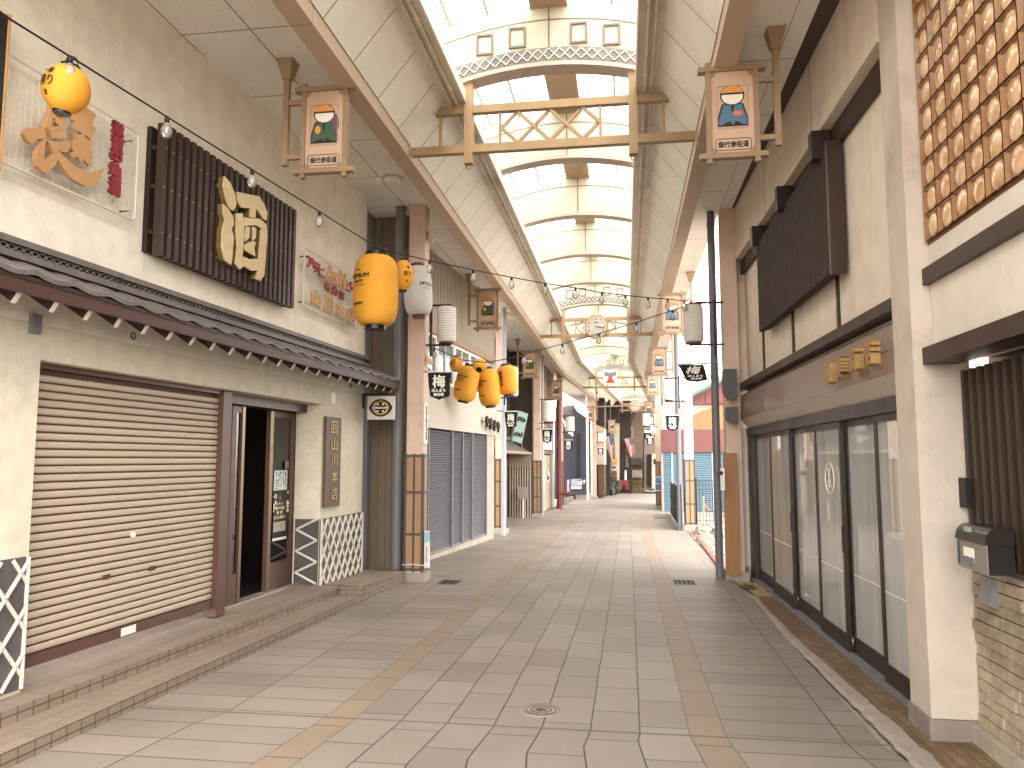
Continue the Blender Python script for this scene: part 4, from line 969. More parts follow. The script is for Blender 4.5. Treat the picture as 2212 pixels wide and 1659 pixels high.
M_LATT = mat('lattice_wood', '#3b2c22', .5, .3, 6, grain=(20, 20, 2))
g = MB(); yy = 4.50
while yy > 1.5:
    g.box((1.83, yy-.018, .966), (1.87, yy+.018, 1.985)); yy -= .094
g.build('slat_row', M_LATT, lt); 
MB().box((1.875, 1.5, 1.90), (1.90, 4.52, 1.95)).build('rail', M_LATT, lt); MB().box((1.875, 1.5, 1.05), (1.90, 4.52, 1.10)).build('rail', M_LATT, lt)
# mailbox
mx = thing('mailbox', 'dark curved lid mailbox with silver front and paper name card on the lattice', 'mailbox', (1.74, 4.13, .95))
y0, y1 = 3.97, 4.29
MB().box((1.685, y0, .955), (1.80, y1, 1.10)).build('body', M_BLACK, mx)
MB().prism([(1.684, y0, .955), (1.676, y0, .965), (1.676, y0, 1.095), (1.684, y0, 1.10)], (0, y1-y0, 0)).build('front', mat('silver_front', '#9d938a', .35, .08, 5, metal=.5), mx)
pl = [(1.668, 1.098)]+[(1.735+.062*cos(radians(a)), 1.115+.062*sin(radians(a))) for a in range(175, 60, -12)]+[(1.80, 1.175), (1.80, 1.098)]
MB().prism([(x, y0-.008, z) for x, z in pl], (0, y1-y0+.016, 0)).build('lid', mat('mailbox_lid', '#2b2522', .25, .1), mx)
MB().box((1.672, 4.10, 1.02), (1.6755, 4.21, 1.065)).build('name_card', M_WHITE, mx)
MB().box((1.668, 4.095, .99), (1.676, 4.215, 1.017)).build('card_holder', M_GREYM, mx)
MB().box((1.673, 4.262, .975), (1.6755, 4.285, 1.09)).build('blue_label', mat('blue_label', '#35506f', .5, .1), mx)
MB().box((1.679, 4.13, 1.135), (1.683, 4.21, 1.165)).build('lid_label', mat('green_label', '#93a595', .4, .3, 40), mx)
tag(MB().box((1.80, 4.46, 1.24), (1.829, 4.56-.012, 1.40)).build('meter_box', M_BLACK), 'small black box at the left edge of the window lattice above the mailbox', 'box')
t = thing('pipe_cover', 'small grey angled cover on the bricks under the mailbox', 'cover', (1.8, 4.3, .8)); MB().prism([(1.84, 4.24, .75), (1.79, 4.24, .77), (1.82, 4.24, .90), (1.84, 4.24, .90)], (0, .13, 0)).build('hood', M_GREYM, t)
# ---------------------------------------------------------------- ground on the east side
M_ENT = tiled('entrance_tile', '#8a6f4a', '#6f5535', '#57432c', .10, .055, .004, off=.5, rough=.45, var=.45, dirt=.65, dirt_col='#4d3a22')
b = MB(); pts = [(-4, 1.56, 2.2), (3.0, 1.52, 2.2), (4.2, 1.50, 2.0), (5.2, 1.455, 2.0), (6.9, 1.385, 2.0), (8.9, 1.40, 2.0)]
for (a, xa, xb), (c, xc, xd) in zip(pts[:-1], pts[1:]): b.quad((xa, a, .008), (xb, a, .012), (xd, c, .012), (xc, c, .008), [(a, xa), (a, xb), (c, xd), (c, xc)])
struct(b.build('entrance_tiles', M_ENT))
b = MB(); pts = [(8.9, 1.40, 2.0), (9.4, 1.36, 2.0), (9.9, 1.3, 2.0)]
for (a, xa, xb), (c, xc, xd) in zip(pts[:-1], pts[1:]): b.quad((xa, a, .008), (xb, a, .012), (xd, c, .012), (xc, c, .008), [(a, xa), (a, xb), (c, xd), (c, xc)])
struct(b.build('yellow_tiles', tiled('yellow_tile', '#b09a68', '#a58d5a', '#8a7448', .15, .1, .006, dirt=.3)))
b = MB(); kp = [(-4, 1.45, 1.56), (3.0, 1.41, 1.52), (4.2, 1.375, 1.50), (5.2, 1.355, 1.455), (6.9, 1.315, 1.385), (8.2, 1.33, 1.375), (8.9, 1.345, 1.40)]
random.seed(2); yy = -4; P_ = []
def ki(y, j):
    for (a, p, q), (c, r_, s) in zip(kp[:-1], kp[1:]):
        if a <= y <= c: f_ = (y-a)/(c-a); return (p+(r_-p)*f_, q+(s-q)*f_)[j]
    return kp[-1][1+j]
y = -4.0
while y < 8.9: P_.append((y, ki(y, 0)+random.uniform(-.008, .008), ki(y, 1)+random.uniform(-.010, .008), .022+random.uniform(-.004, .004))); y += .06
for (a, p, q, h), (c, r_, s, h2) in zip(P_[:-1], P_[1:]):
    b.quad((p, a, .002), (p+.02, a, h), (r_+.02, c, h2), (r_, c, .002)); b.quad((p+.02, a, h), (q, a, h), (s, c, h2), (r_+.02, c, h2)); b.quad((q, a, h), (q, a, .0), (s, c, .0), (s, c, h2))
struct(b.build('east_kerb', mat('worn_kerb', '#93867a', .9, .15, 8, bump=.8, bscale=30, stain=.5, stain_col='#83715c'), fix=False))
tag(MB().box((1.36, 9.32, .012), (1.47, 9.62, .02)).build('mat_cover', mat('mat_brown', '#5a4032', .8, .2, 30)), 'small brown cover plate in the pavement by the glass shop corner', 'cover plate')
# board-faced pillar on the right, boxes and alarm
t = thing('brown_board', 'tall plain orange brown board on the pillar by the glass shop', 'board', (1.3, 9.95, .05)); MB().box((1.215, 10.0, .07), (1.385, 10.03, 1.58)).build('panel', mat('plain_board', '#9d6a34', .45, .12, 2, grain=(2, 2, .8)), t)
def ebox(label, u0, v0, u1, v1, Y, cat='box', nm='speaker_box'):
    A, B = onY(u0, v1, Y), onY(u1, v0, Y); t = thing(nm, label, cat, ((A.x+B.x)/2, Y, A.z))
    h = B.z-A.z; MB().prism([(A.x+.015, Y, B.z), (B.x, Y, B.z), (B.x, Y, A.z+.03*h), (B.x-.03, Y, A.z), (A.x+.06, Y, A.z), (A.x, Y, A.z+.25*h), (A.x, Y, B.z-.02)], (0, .12, 0)).build('case', M_DARKM, t); return t
ebox('larger black box with slanted lower corner on the right pillar', *D('s', 385, 775), *D('s', 465, 962), 9.85)
ebox('smaller black box hanging below the larger one on the right pillar', *D('s', 402, 1005), *D('s', 472, 1108), 9.85)
t = thing('fire_alarm', 'cream call box with red lamp on the grey downpipe', 'alarm', (1.17, 9.8, 1.1)); MB().box((1.15, 9.75, 1.12), (1.20, 9.80, 1.39)).build('case', M_WHITE, t)
q = MB().lathe([(.0, .0), (.03, .01), (.04, .03), (.03, .05), (0, .06)], (1.145, 9.76, 1.30), 14); q.build('red_lamp', M_RED, t)
# ---------------------------------------------------------------- open lot and the buildings behind it
M_GRAV = mat('gravel', '#8f887f', .95, .35, 30, bump=1.0, bscale=45)
b = MB(); b.quad((1.30, 10.6, gz(10.6)-.005), (8, 10.6, gz(10.6)-.005), (8, 27, gz(27)-.005), (1.5, 27, gz(27)-.005)); struct(b.build('gravel_lot', M_GRAV))
g = MB(); random.seed(11); ic = [(0,0,1),(.9,0,.4),(.3,.85,.4),(-.7,.5,.4),(-.7,-.5,.4),(.3,-.85,.4),(0,0,-.2)]; icf = ((0,1,2),(0,2,3),(0,3,4),(0,4,5),(0,5,1),(1,6,2),(2,6,3),(3,6,4),(4,6,5),(5,6,1))
for i in range(2200):
    y = random.uniform(10.7, 19.5); x = random.uniform(1.34, 1.34+.12*(y-9)); r = random.uniform(.015, .04); a = random.uniform(0, 6)
    g.add([(x+r*(p[0]*cos(a)-p[1]*sin(a)), y+r*(p[0]*sin(a)+p[1]*cos(a)), gz(y)+r*p[2]*.7) for p in ic], icf)
o = g.build('loose_stones', mat('stone_pale', '#938b81', .9, .35, 12)); o['kind'] = 'stuff'; o['label'] = 'pale loose gravel stones covering the open lot'; o['category'] = 'gravel'
b = MB(); b.prism([(1.24, 10.6, gz(10.6)), (1.30, 10.6, gz(10.6)), (1.52, 17.9, gz(17.9)), (1.45, 17.9, gz(17.9))], (0, 0, .035)); struct(b.build('lot_kerb', mat('red_kerb', '#a8543f', .85, .25, 10)))
for k, (x, y, r, lb) in enumerate(((1.62, 17.1, .17, 'squarish pale rock nearer the pillar in the lot'), (1.95, 17.4, .2, 'second pale rock between the orange stakes'), (2.3, 17.9, .18, 'rightmost pale rock by the wire fence'))):
    g = MB(); random.seed(20+k); g.lathe([(.02, 1.2*r), (r*.6, r*1.15), (r, r*.8), (r*1.05, r*.3), (r, -.05)], (x, y, gz(y)), 9, False)
    g.v = [q+Vector((random.uniform(-.03, .03), random.uniform(-.03, .03), random.uniform(-.02, .02))) for q in g.v]; tag(g.build('rock', mat('rock', '#92877a', .9, .3, 6, bump=.5)), lb, 'rock', 'rocks in the lot')
M_ORG = mat('orange_plastic', '#d98a3a', .5, .1)
for k, (x, y, lb) in enumerate(((1.69, 17.6, 'farther orange stake of the rope barrier in the lot'), (1.62, 14.5, 'nearer orange stake of the rope barrier in the lot'))):
    q = MB().tube([(x, y, gz(y)-.05), (x, y, gz(y)+.78)], .014, 8); q.tube([(x, y, gz(y)+.76), (x, y, gz(y)+.80)], .022, 8); tag(q.build('barrier_stake', M_ORG), lb, 'stake', 'orange rope barrier stakes')
g = MB().tube([(1.69+(-.07)*f_+0*f_, 17.6-3.1*f_, gz(17.6-3.1*f_)+.68-.28*f_*(1-f_)*1.3) for f_ in [i/12 for i in range(13)]], .009, 6); g.tube([(1.62+.2*f_, 14.5-2*f_, gz(14.5)+.62-.5*f_) for f_ in (0, .3)], .009, 6); tag(g.build('barrier_rope', M_ORG), 'orange rope slung between the two stakes', 'rope')
def wire_fence(label, p0, p1, h, pitch, m, nm='wire_fence', solid=None):
    p0, p1 = Vector(p0), Vector(p1); L = (p1-p0).length; dd = (p1-p0)/L; t = thing(nm, label, 'fence', tuple(p0)); g = MB(); n = int(L/pitch)
    for i in range(n+1): g.tube([p0+dd*pitch*i, p0+dd*pitch*i+Vector((0, 0, h))], .006, 4, False)
    k = 0
    while k*pitch*1.3 <= h: g.tube([p0+Vector((0, 0, k*pitch*1.3)), p1+Vector((0, 0, k*pitch*1.3))], .006, 4, False); k += 1
    g.build('mesh_panel', m, t)
    for f_ in (0, .5, 1): MB().tube([p0+dd*L*f_-Vector((0, 0, .1)), p0+dd*L*f_+Vector((0, 0, h+.04))], .022, 8).build('fence_post', m, t)
    return t
wire_fence('black wire mesh fence across the back of the gravel lot', (1.75, 20, gz(20)+.02), (4.6, 20.6, gz(20)+.02), 1.13, .085, M_BLACK)
M_NET = mat('black_net', '#1d1a1a', .8, .5, 12, bump=.6, bscale=20)
t = thing('net_fence', 'low fence covered in black netting along the paving edge of the lot', 'fence', (1.28, 21, gz(21)))
g = MB(); P0, P1_ = Vector((1.25, 18.3, gz(18.3))), Vector((1.42, 25.2, gz(25.2))); n = 36; random.seed(4)
for i in range(n):
    a, c = P0.lerp(P1_, i/n), P0.lerp(P1_, (i+1)/n); oa, oc = .03*sin(i*1.7), .03*sin((i+1)*1.7); ha, hc = 1.0+.03*sin(i*2.3), 1.0+.03*sin((i+1)*2.3)
    for z0, z1 in ((.03, .5), (.5, 1)): g.quad(a+Vector((oa, 0, z0*ha)), c+Vector((oc, 0, z0*hc)), c+Vector((oc*.4, 0, z1*hc)), a+Vector((oa*.4, 0, z1*ha)))
g.build('netting', M_NET, t, fix=False)
for f_ in (0, .25, .5, .75, 1): a = P0.lerp(P1_, f_); MB().tube([a+Vector((.03, 0, 0)), a+Vector((.03, 0, 1.06))], .02, 8).build('fence_post', M_GREYM, t)
# red and blue building
M_BLUE = mat('blue_shutter', '#526f80', .45, .10, 2, streak=.2, stain_col='#a9bcc8'); M_REDW = mat('red_fascia', '#6b3a38', .5, .15, 2, streak=.35, stain_col='#7d2f2a')
M_WHR = mat('flaking_wall', '#a39c91', .9, .12, 4, stain=.5, stain_col='#9b8e7d'); M_ORB = mat('orange_board', '#8f6238', .5, .08, 3)
rb = thing('red_blue_building', 'building with blue shutter, red fascia and orange arch behind the gravel lot', 'building', (2.6, 27, -.3)); Y = 27
MB().box((1.22, Y, -.4), (7, Y+.3, 3.35)).build('front_wall', M_WHR, rb)
MB().box((1.22, Y-.08, 1.74), (7, Y-.002, 2.51)).build('fascia', M_REDW, rb)
g = MB(); z = gz(27)
while z < 1.72: g.prism([(1.30, Y-.004, z), (1.30, Y-.03, z+.015), (1.30, Y-.03, z+.06), (1.30, Y-.004, z+.075)], (5.5, 0, 0)); z += .076
g.build('roller_shutter', M_BLUE, rb)
for x in (1.55, 2.9): MB().box((x, Y-.05, gz(27)), (x+.06, Y-.031, 1.735)).build('shutter_guide', mat('blue_guide', '#93b3c9', .45), rb)
pts = [(2.0, 2.512)]+[(2.0+1.9*(1-cos(a)), 2.512+.85*sin(a)) for a in [pi/2*k/10 for k in range(1, 11)]]+[(7, 3.362), (7, 2.512)]
MB().prism([(x, Y-.03, z) for x, z in pts], (0, .028, 0)).build('arch_boards', M_ORB, rb)
g = MB()
for k in range(6): g.box((2.1+.05*k*k*.3, Y-.033, 2.62+k*.13), (7, Y-.0305, 2.635+k*.13))
g.build('board_seams', mat('orange_seam', '#a5642a', .6), rb)
MB().prism([(2.1, Y-.05, 3.36), (7, Y-.05, 3.36), (7, Y-.05, 6.0), (2.25, Y-.05, 3.6)], (0, .3, 0)).build('gable', M_REDW, rb)
MB().prism([(2.1, Y-.35, 3.56), (7, Y-.35, 6.05), (7, Y-.35, 6.17), (2.1, Y-.35, 3.68)], (0, 3, 0)).build('roof_edge', mat('green_roof', '#55786b', .5, .1), rb)
MB().box((2.75, Y-.08, 3.4), (3.4, Y-.052, 3.75)).build('red_sign', mat('bright_red', '#7a302d', .5), rb)
oh = thing('old_house', 'old white walled house with slatted balcony and tiled eave above the red fascia', 'house', (1.7, 29, 0))
MB().box((1.38, 29, -.4), (1.98, 33, 6.75)).build('wall', M_WHR, oh)
g = MB()
for i in range(9): g.box((1.42+i*.08, 28.82, 3.15), (1.45+i*.08, 28.85, 3.75))
g.box((1.40, 28.80, 3.75), (2.12, 28.87, 3.80)); g.box((1.40, 28.80, 3.10), (2.12, 28.999, 3.149)); g.build('balcony_rail', M_WHITE, oh)
MB().prism([(1.2, 28.6, 7.25), (2.62, 28.6, 6.72), (2.62, 28.6, 6.80), (1.2, 28.6, 7.34)], (0, 4, 0)).build('roof', M_TILE, oh)
g = MB()
for i in range(8): g.box((1.99, 28.7+i*.45, 6.72), (2.56, 28.76+i*.45, 6.80))
g.build('eave_rafters', mat('old_timber', '#8a6848', .7, .3, 5), oh)
# ---------------------------------------------------------------- hanging picture signs
M_SIGNP = mat('sign_panel_wood', '#c9a58a', .5, .10, 3, grain=(4, 4, .5))
M_SIGNI = mat('sign_inset', '#bd967a', .5, .08, 3)
M_SKIN = mat('motif_white', '#ece2d6', .5, .03); M_CAP = mat('motif_cap', '#d9922e', .5, .05); M_GREEN = mat('motif_green', '#3f5a46', .5, .1)
M_BLUM = mat('motif_blue', '#4a7394', .5, .1); M_PURP = mat('motif_purple', '#6b4a6e', .5, .1); M_PINKS = mat('motif_pink', '#c9705a', .5)
SW, SH = .355, .69
def sign_proto(side):
    t = thing('hanging_sign', 'x', 'sign', (0, 0, 0), 'hanging picture signs along the arcade')
    f = MB(); hw, hh = SW/2, SH/2
    for s in (-1, 1): f.box((s*hw-.019, -.025, -hh-.055), (s*hw+.019, .025, hh+.055))
    for s in (-1, 1): f.box((-hw-.075, -.032, s*hh-.02), (hw+.075, .032, s*hh+.02))
    f.build('frame', M_BROWN, t)
    p = MB().box((-hw+.02, -.012, -hh+.021), (hw-.02, .012, hh-.021)).build('panel', M_SIGNP, t)
    i = MB(); w2, z0, z1 = .118, -.13, .21
    for (x0, x1, a, c) in ((-w2, w2, z1-.006, z1), (-w2, w2, z0, z0+.006), (-w2, -w2+.006, z0+.006, z1-.006), (w2-.006, w2, z0+.006, z1-.006)): i.box((x0, -.018, a), (x1, -.0122, c))
    i.build('inset_moulding', M_SIGNI, p)
    for sx in (-1, 1):
        for sz in (-1, 1): MB().prism([(sx*(hw-.021), -.016, sz*(hh-.022)), (sx*(hw-.065), -.016, sz*(hh-.022)), (sx*(hw-.05), -.016, sz*(hh-.05)), (sx*(hw-.021), -.016, sz*(hh-.066))], (0, .0035, 0)).build('corner_plate', M_BROWN, p)
    robe = M_GREEN if side < 0 else M_BLUM
    def ell(mb, cx, cz, a, c, y, n=22): mb.prism([(cx+a*cos(2*pi*k/n), y, cz+c*sin(2*pi*k/n)) for k in range(n)], (0, .0012, 0))
    def ell(mb, cx, cz, a, c, y, n=22): mb.prism([(1.14*(cx+a*cos(2*pi*k/n)), y, .02+1.14*(cz+c*sin(2*pi*k/n))-.012) for k in range(n)], (0, .0012, 0))
    def pol(mb, pts, y): mb.prism([(1.14*x, y, .008+1.14*z) for x, z in pts], (0, .0012, 0))
    k = MB(); ell(k, 0, .108, .080, .072, -.0145); pol(k, [(-.098, -.108), (-.104, -.07), (-.07, .05), (.07, .05), (.104, -.07), (.1, -.108)], -.0146); k.build('motif_outline', M_INK, p)
    if side < 0: k = MB(); ell(k, .066, .03, .046, .082, -.0158); k.build('motif_bundle', M_PURP, p)
    k = MB(); pol(k, [(-.09, -.1), (-.094, -.07), (-.06, .042), (.06, .042), (.094, -.07), (.09, -.1)], -.0172); k.build('motif_robe', robe, p)
    k = MB(); pol(k, [(-.07, -.1), (-.02, -.072), (.0, -.1)], -.0186); pol(k, [(.0, -.1), (.02, -.072), (.07, -.1)], -.0186); pol(k, [(-.012, .04), (.012, .04), (.0, -.03)], -.0186); k.build('motif_folds', M_INK, p)
    k = MB(); ell(k, 0, .100, .070, .056, -.0172); k.build('motif_head', M_SKIN, p)
    k = MB(); pol(k, [(.074*cos(a), .120+.052*sin(a)) for a in [pi*j/12 for j in range(13)]], -.0188); k.build('motif_cap', M_CAP, p)
    k = MB(); pol(k, [(-.078, .112), (.078, .112), (.074, .124), (-.074, .124)], -.0202); k.build('motif_brim', M_INK, p)
    if side > 0: k = MB(); ell(k, .034, -.02, .035, .02, -.0202); k.build('motif_accent', M_PINKS, p)
    else: k = MB(); ell(k, -.045, -.01, .022, .03, -.0202); k.build('motif_accent', M_CAP, p)
    lb = MB(); w3, z0, z1 = .132, -.302, -.212
    o = [(-w3+.015, z0), (w3-.015, z0), (w3, z0+.015), (w3, z1-.015), (w3-.015, z1), (-w3+.015, z1), (-w3, z1-.015), (-w3, z0+.015)]
    for a, c in zip(o, o[1:]+o[:1]): lb.bar((a[0], -.0145, a[1]), (c[0], -.0145, c[1]), .004, .003, up=(0, 1, 0))
    letter(lb, '御代参街道', (0, -.0135, -.257), (1, 0, 0), (0, 0, 1), .225, .05, 0, bold=.0016)
    lb.build('lettering', M_INK, p)
    px_ = side*(SW/2+.155); ps = MB(); zt = 0
    ps.box((px_-.022, -.022, -hh+.06), (px_+.022, .022, 1)); ps.build('post', M_BROWN, t)
    for z in (-hh+.13, hh-.10): MB().box((min(side*(hw+.02), px_-side*.022), -.016, z-.02), (max(side*(hw+.02), px_-side*.022), .016, z+.02)).build('bracket_arm', M_BROWN, t)
    return t
def place_sign(proto, u, v, Y, label, ztop, first=False):
    c = onY(u, v, Y)
    o = proto if first else copy_tree(proto)
    o.location = c; o['label'] = label
    side = 1 if o.get('side_', 0) else -1
    for ch in list(o.children):
        if ch.name.startswith('post_cap'):
            bpy.data.objects.remove(ch)
    for ch in list(o.children):
        if ch.name.startswith('post'):  # each post reaches its own stretch of soffit
            me = ch.data = ch.data.copy(); zt = ztop-c.z; cap = max(zt-.16, SH/2)
            for q in me.vertices:
                if q.co.z > .5: q.co.z = zt
            x0 = sum(q.co.x for q in me.vertices)/8
            m = MB(); m.prism([(x0-.035, -.035, cap), (x0+.035, -.035, cap), (x0+.075, -.075, zt), (x0-.075, -.075, zt)], (0, .001, 0)); m = MB()
            V = [(x0+s*a, s2*a, z) for z, a in ((cap, .034), (zt, .07)) for s, s2 in ((-1,-1),(1,-1),(1,1),(-1,1))]
            m.add(V, ((0,3,2,1),(4,5,6,7),(0,1,5,4),(1,2,6,5),(2,3,7,6),(3,0,4,7)))
            k = m.build('post_cap', M_BROWN, None); k.parent = o
    return o
SL, SR = sign_proto(-1), sign_proto(1)
place_sign(SL, 701.4, 281, 5.75, 'nearest green figured hanging sign in front of the beige shop wall', 4.78, True)
place_sign(SR, 1582, 243, 5.85, 'nearest blue figured hanging sign beside the cream upper wall', 4.78, True)
for u, v, Y, lb in ((1053.7, 667.6, 13.2, 'green figured hanging sign over the grey shutter building'), (1144.5, 788, 20.7, 'green figured hanging sign in front of the dark wooden house'),
                    (1201.6, 843, 28, 'green figured hanging sign above the red standpipe')):
    place_sign(SL, u, v, Y, lb, 4.78)
for u, v, Y, lb in ((1321.5, 920.6, 43.7, 'small green figured hanging sign over the nearer striped flag'), (1360.8, 933.3, 51, 'farthest hanging sign, over the second striped flag')): place_sign(SL, u, v, Y, lb, 4.78)
for u, v, Y, lb in ((1452, 677, 13.6, 'blue figured hanging sign beside the white lantern on the right'), (1423.6, 780.7, 19.6, 'second blue figured hanging sign of the right row beyond the white lantern'),
                    (1409.5, 831.4, 27.2, 'third blue figured hanging sign of the right row, overlapped by the one before'), (1402, 884, 34.7, 'shaded hanging sign right of the small distant clock'), (1274.7, 894.7, 37.5, 'small blue figured hanging sign beside the navy building')):
    place_sign(SR, u, v, Y, lb, 4.78)
# ---------------------------------------------------------------- paper lanterns
def paper(name, col, tr): return emis_free_translucent(name, col, tr, .55, 0, var=.06)
M_YEL = paper('yellow_paper', '#f2ab00', .16); M_WPAP = paper('white_paper', '#e9e6e1', .25); M_CAPB = mat('lantern_cap', '#16110f', .35, .1)
def prof_rad(kind, R, h):
    def rad(z):
        t_ = max(-1, min(1, z/(h/2)))
        if kind == 'round': return max(R*.42, R*sqrt(max(0, 1-(t_*.93)**2)))
        if kind == 'barrel': return R*(.52+.48*(1-abs(t_)**4.2)**.55)
        return R*(1-.10*max(0, (abs(t_)-.82)/.18)**2)
    return rad
def lantern(name, label, u, v0, v1, wpx, Y, kind, mp, mc, ribs, group, tilt=(0, 0), letters=(), cord=.12):
    A, B = onY(u, v0, Y), onY(u, v1, Y); H_ = A.z-B.z; dist = (Vector((A.x, Y, (A.z+B.z)/2))-EYEV).dot(_F); R = wpx/FPX*dist/2
    c = (A+B)/2; t = thing(name, label, 'lantern', tuple(c), group)
    ch = H_*(.05 if kind != 'cyl' else .04); h = H_-2*ch; rad = prof_rad(kind, R, h); pr = []
    n = ribs*4
    for i in range(n+1):
        z = -h/2+h*i/n; pr.append((rad(z)*(1-(.035 if kind != 'cyl' else .07)*(1-abs(sin(pi*i/4)))), z))
    b = MB().lathe(pr, c, 32); body = b.build('paper_body', mp, t)
    r0 = pr[-1][0]*.98; 
    MB().lathe([(r0*.85, h/2-.004), (r0, h/2-.002), (r0, h/2+ch), (r0*.86, h/2+ch), (r0*.86, h/2)], c, 24, False).build('top_cap', mc, t)
    MB().lathe([(.001, -h/2-ch), (r0*.96, -h/2-ch), (r0*.96, -h/2+.002), (r0*.8, -h/2+.002)], c, 24, False).build('bottom_cap', mc, t)
    if cord: MB().tube([c+Vector((r0*.9*cos(a), 0, h/2+ch+cord*.9*sin(a))) for a in [pi*k/10 for k in range(11)]], .004, 5).build('hanger', M_DARKM, t)
    for (s, ang, zf, wf, hf, m) in letters:
        g = MB(); zc_ = zf*h/2; g2 = MB(); letter(g2, s, (0, 0, zc_), (1, 0, 0), (0, 0, 1), wf*R, hf*R, 0, bold=R*.012)
        for q in g2.v:
            rr = rad(q.z)+.004; th = radians(ang)-pi/2+q.x/R; q.x, q.y = rr*cos(th), rr*sin(th)
        g2.v = [q+c for q in g2.v]; g2.build('lettering', m, t, fix=False)
    t.rotation_euler = (radians(tilt[0]), radians(tilt[1]), 0)
    return t
GY = 'yellow paper lanterns on the light strings'; M_LT = mat('lantern_ink', '#33230f', .6); M_LTB = mat('lantern_faint_ink', '#8a5d18', .6); M_LTG = mat('gold_ink', '#a98d4a', .6)
ichi = lambda a: (('一番', a, .45, .55, .28, M_LT), ('搾り', a, .0, .75, .5, M_LT), ('生', a, -.5, .2, .2, M_LT))
prem = lambda a: (('The', a, .50, .30, .10, M_LTB), ('PREMIUM', a, .33, 1.15, .17, M_LT), ("MALT'S", a, .17, .55, .10, M_LT), ('ザ・プレミアム・モルツ', a, .06, .7, .06, M_LTB), ('SUNTORY', a, -.45, .62, .09, M_LT))
lantern('paper_lantern', 'round yellow paper lantern hanging in front of the orange brush lettering', 143, 141, 246, 95, 3.35, 'round', M_YEL, M_CAPB, 26, GY, (0, 8), ichi(-14), .05)
lantern('paper_lantern', 'largest yellow barrel lantern hanging by the end of the tiled roof', 812, 546, 712, 97, 7.2, 'barrel', M_YEL, M_CAPB, 34, GY, (0, 0), prem(-33), .10)
lantern('paper_lantern', 'round yellow lantern half hidden behind the largest barrel lantern', 871, 560, 630, 44, 7.7, 'round', M_YEL, M_CAPB, 22, GY, (0, 0), ichi(40), .14)
lantern('paper_lantern', 'white barrel lantern with black lettering and red caps beside the rusty pillar', 903, 571, 687, 62, 9.0, 'barrel', M_WPAP, M_RED, 34, None, (0, -3), (('JIM', 36, .18, .50, .24, M_LT), ('BEAM', 72, .18, .6, .24, M_LTG), ('ー ー ー', 52, .0, .6, .03, M_LTG)), .03)
lantern('paper_lantern', 'upper left small round yellow lantern of the cluster by the black flag', 985, 769, 803, 30, 10.4, 'round', M_YEL, M_CAPB, 18, GY, (0, 6), ichi(-14), .02)
lantern('paper_lantern', 'small round yellow lantern tilted towards us above two barrel lanterns', 1037, 774, 806, 31, 10.5, 'round', M_YEL, M_CAPB, 18, GY, (-50, 0), ichi(-70), .02)
lantern('paper_lantern', 'left one of the three yellow barrel lanterns in the cluster', 1008, 787, 871, 51, 12.4, 'barrel', M_YEL, M_CAPB, 30, GY, (0, 12), prem(-24), .02)
lantern('paper_lantern', 'middle one of the three yellow barrel lanterns in the cluster', 1056, 794, 881, 48, 12.6, 'barrel', M_YEL, M_CAPB, 30, GY, (0, -6), prem(-36), .02)
tl = lantern('paper_lantern', 'right one of the three yellow barrel lanterns, with an upright black label', 1096, 787, 856, 44, 12.8, 'barrel', M_YEL, M_CAPB, 28, GY, (0, -7), tuple((s, -28, .5-.2*k, .3, .26, M_LT) for k, s in enumerate('一番搾り生')), .02)
# bracketed white lanterns
GW = 'white bracket lanterns along the arcade'
def bracket_lantern(label, u, v0, v1, wpx, Y, upole, ubar, utip):
    lantern('bracket_lantern', label, u, v0, v1, wpx, Y, 'cyl', M_WPAP, M_RED, 14, GW, cord=0)
    t = [o for o in COL.objects if o.get('label') == label][0]
    a, c = onY(u, v0, Y).z, onY(u, v1, Y).z; xp, xb, xt = onY(upole, v0, Y).x, onY(ubar, v0, Y).x, onY(utip, v0, Y).x
    for z in (a+.012, c-.012): MB().box((min(xp, xt), Y-.012, z-.012), (max(xp, xt), Y+.012, z+.012)).build('arm', M_BLACK, t)
    MB().box((xb-.014, Y-.016, c-.16), (xb+.014, Y+.016, a+.05)).build('upright', M_BLACK, t)
bracket_lantern('white ribbed lantern on a black bracket beside the rusty pillar', 965, 661, 743, 42, 9.5, 908, 932, 974)
bracket_lantern('white lantern partly hidden behind the right yellow barrel lantern', 1105, 791, 858, 30, 15.6, 1082, 1090, 1118)
bracket_lantern('white lantern on the slim pipe by the brown tiled wall', 1186, 864, 913, 29, 20.2, 1165, 1170, 1196)
bracket_lantern('white lantern in front of the navy building', 1231, 899, 933, 20, 27.5, 1214, 1219, 1238)
bracket_lantern('small white lantern near the dark shops on the left', 1298, 934, 955, 12, 37, 1288, 1291, 1303)
bracket_lantern('large white ribbed lantern on the pipe at the glass shop corner', 1498, 657, 743, 43, 9.75, 1562, 1542, 1488)
bracket_lantern('white lantern on the pipe by the gravel lot', 1444, 818, 866, 23, 17, 1482, 1466, 1436)
bracket_lantern('small white lantern overlapping another by the farther right pillar', 1395, 892, 921, 15, 24, 1420, 1411, 1389)
bracket_lantern('tiny white lantern behind the one at the farther right pillar', 1399, 917, 929, 15, 30, 1420, 1412, 1391)
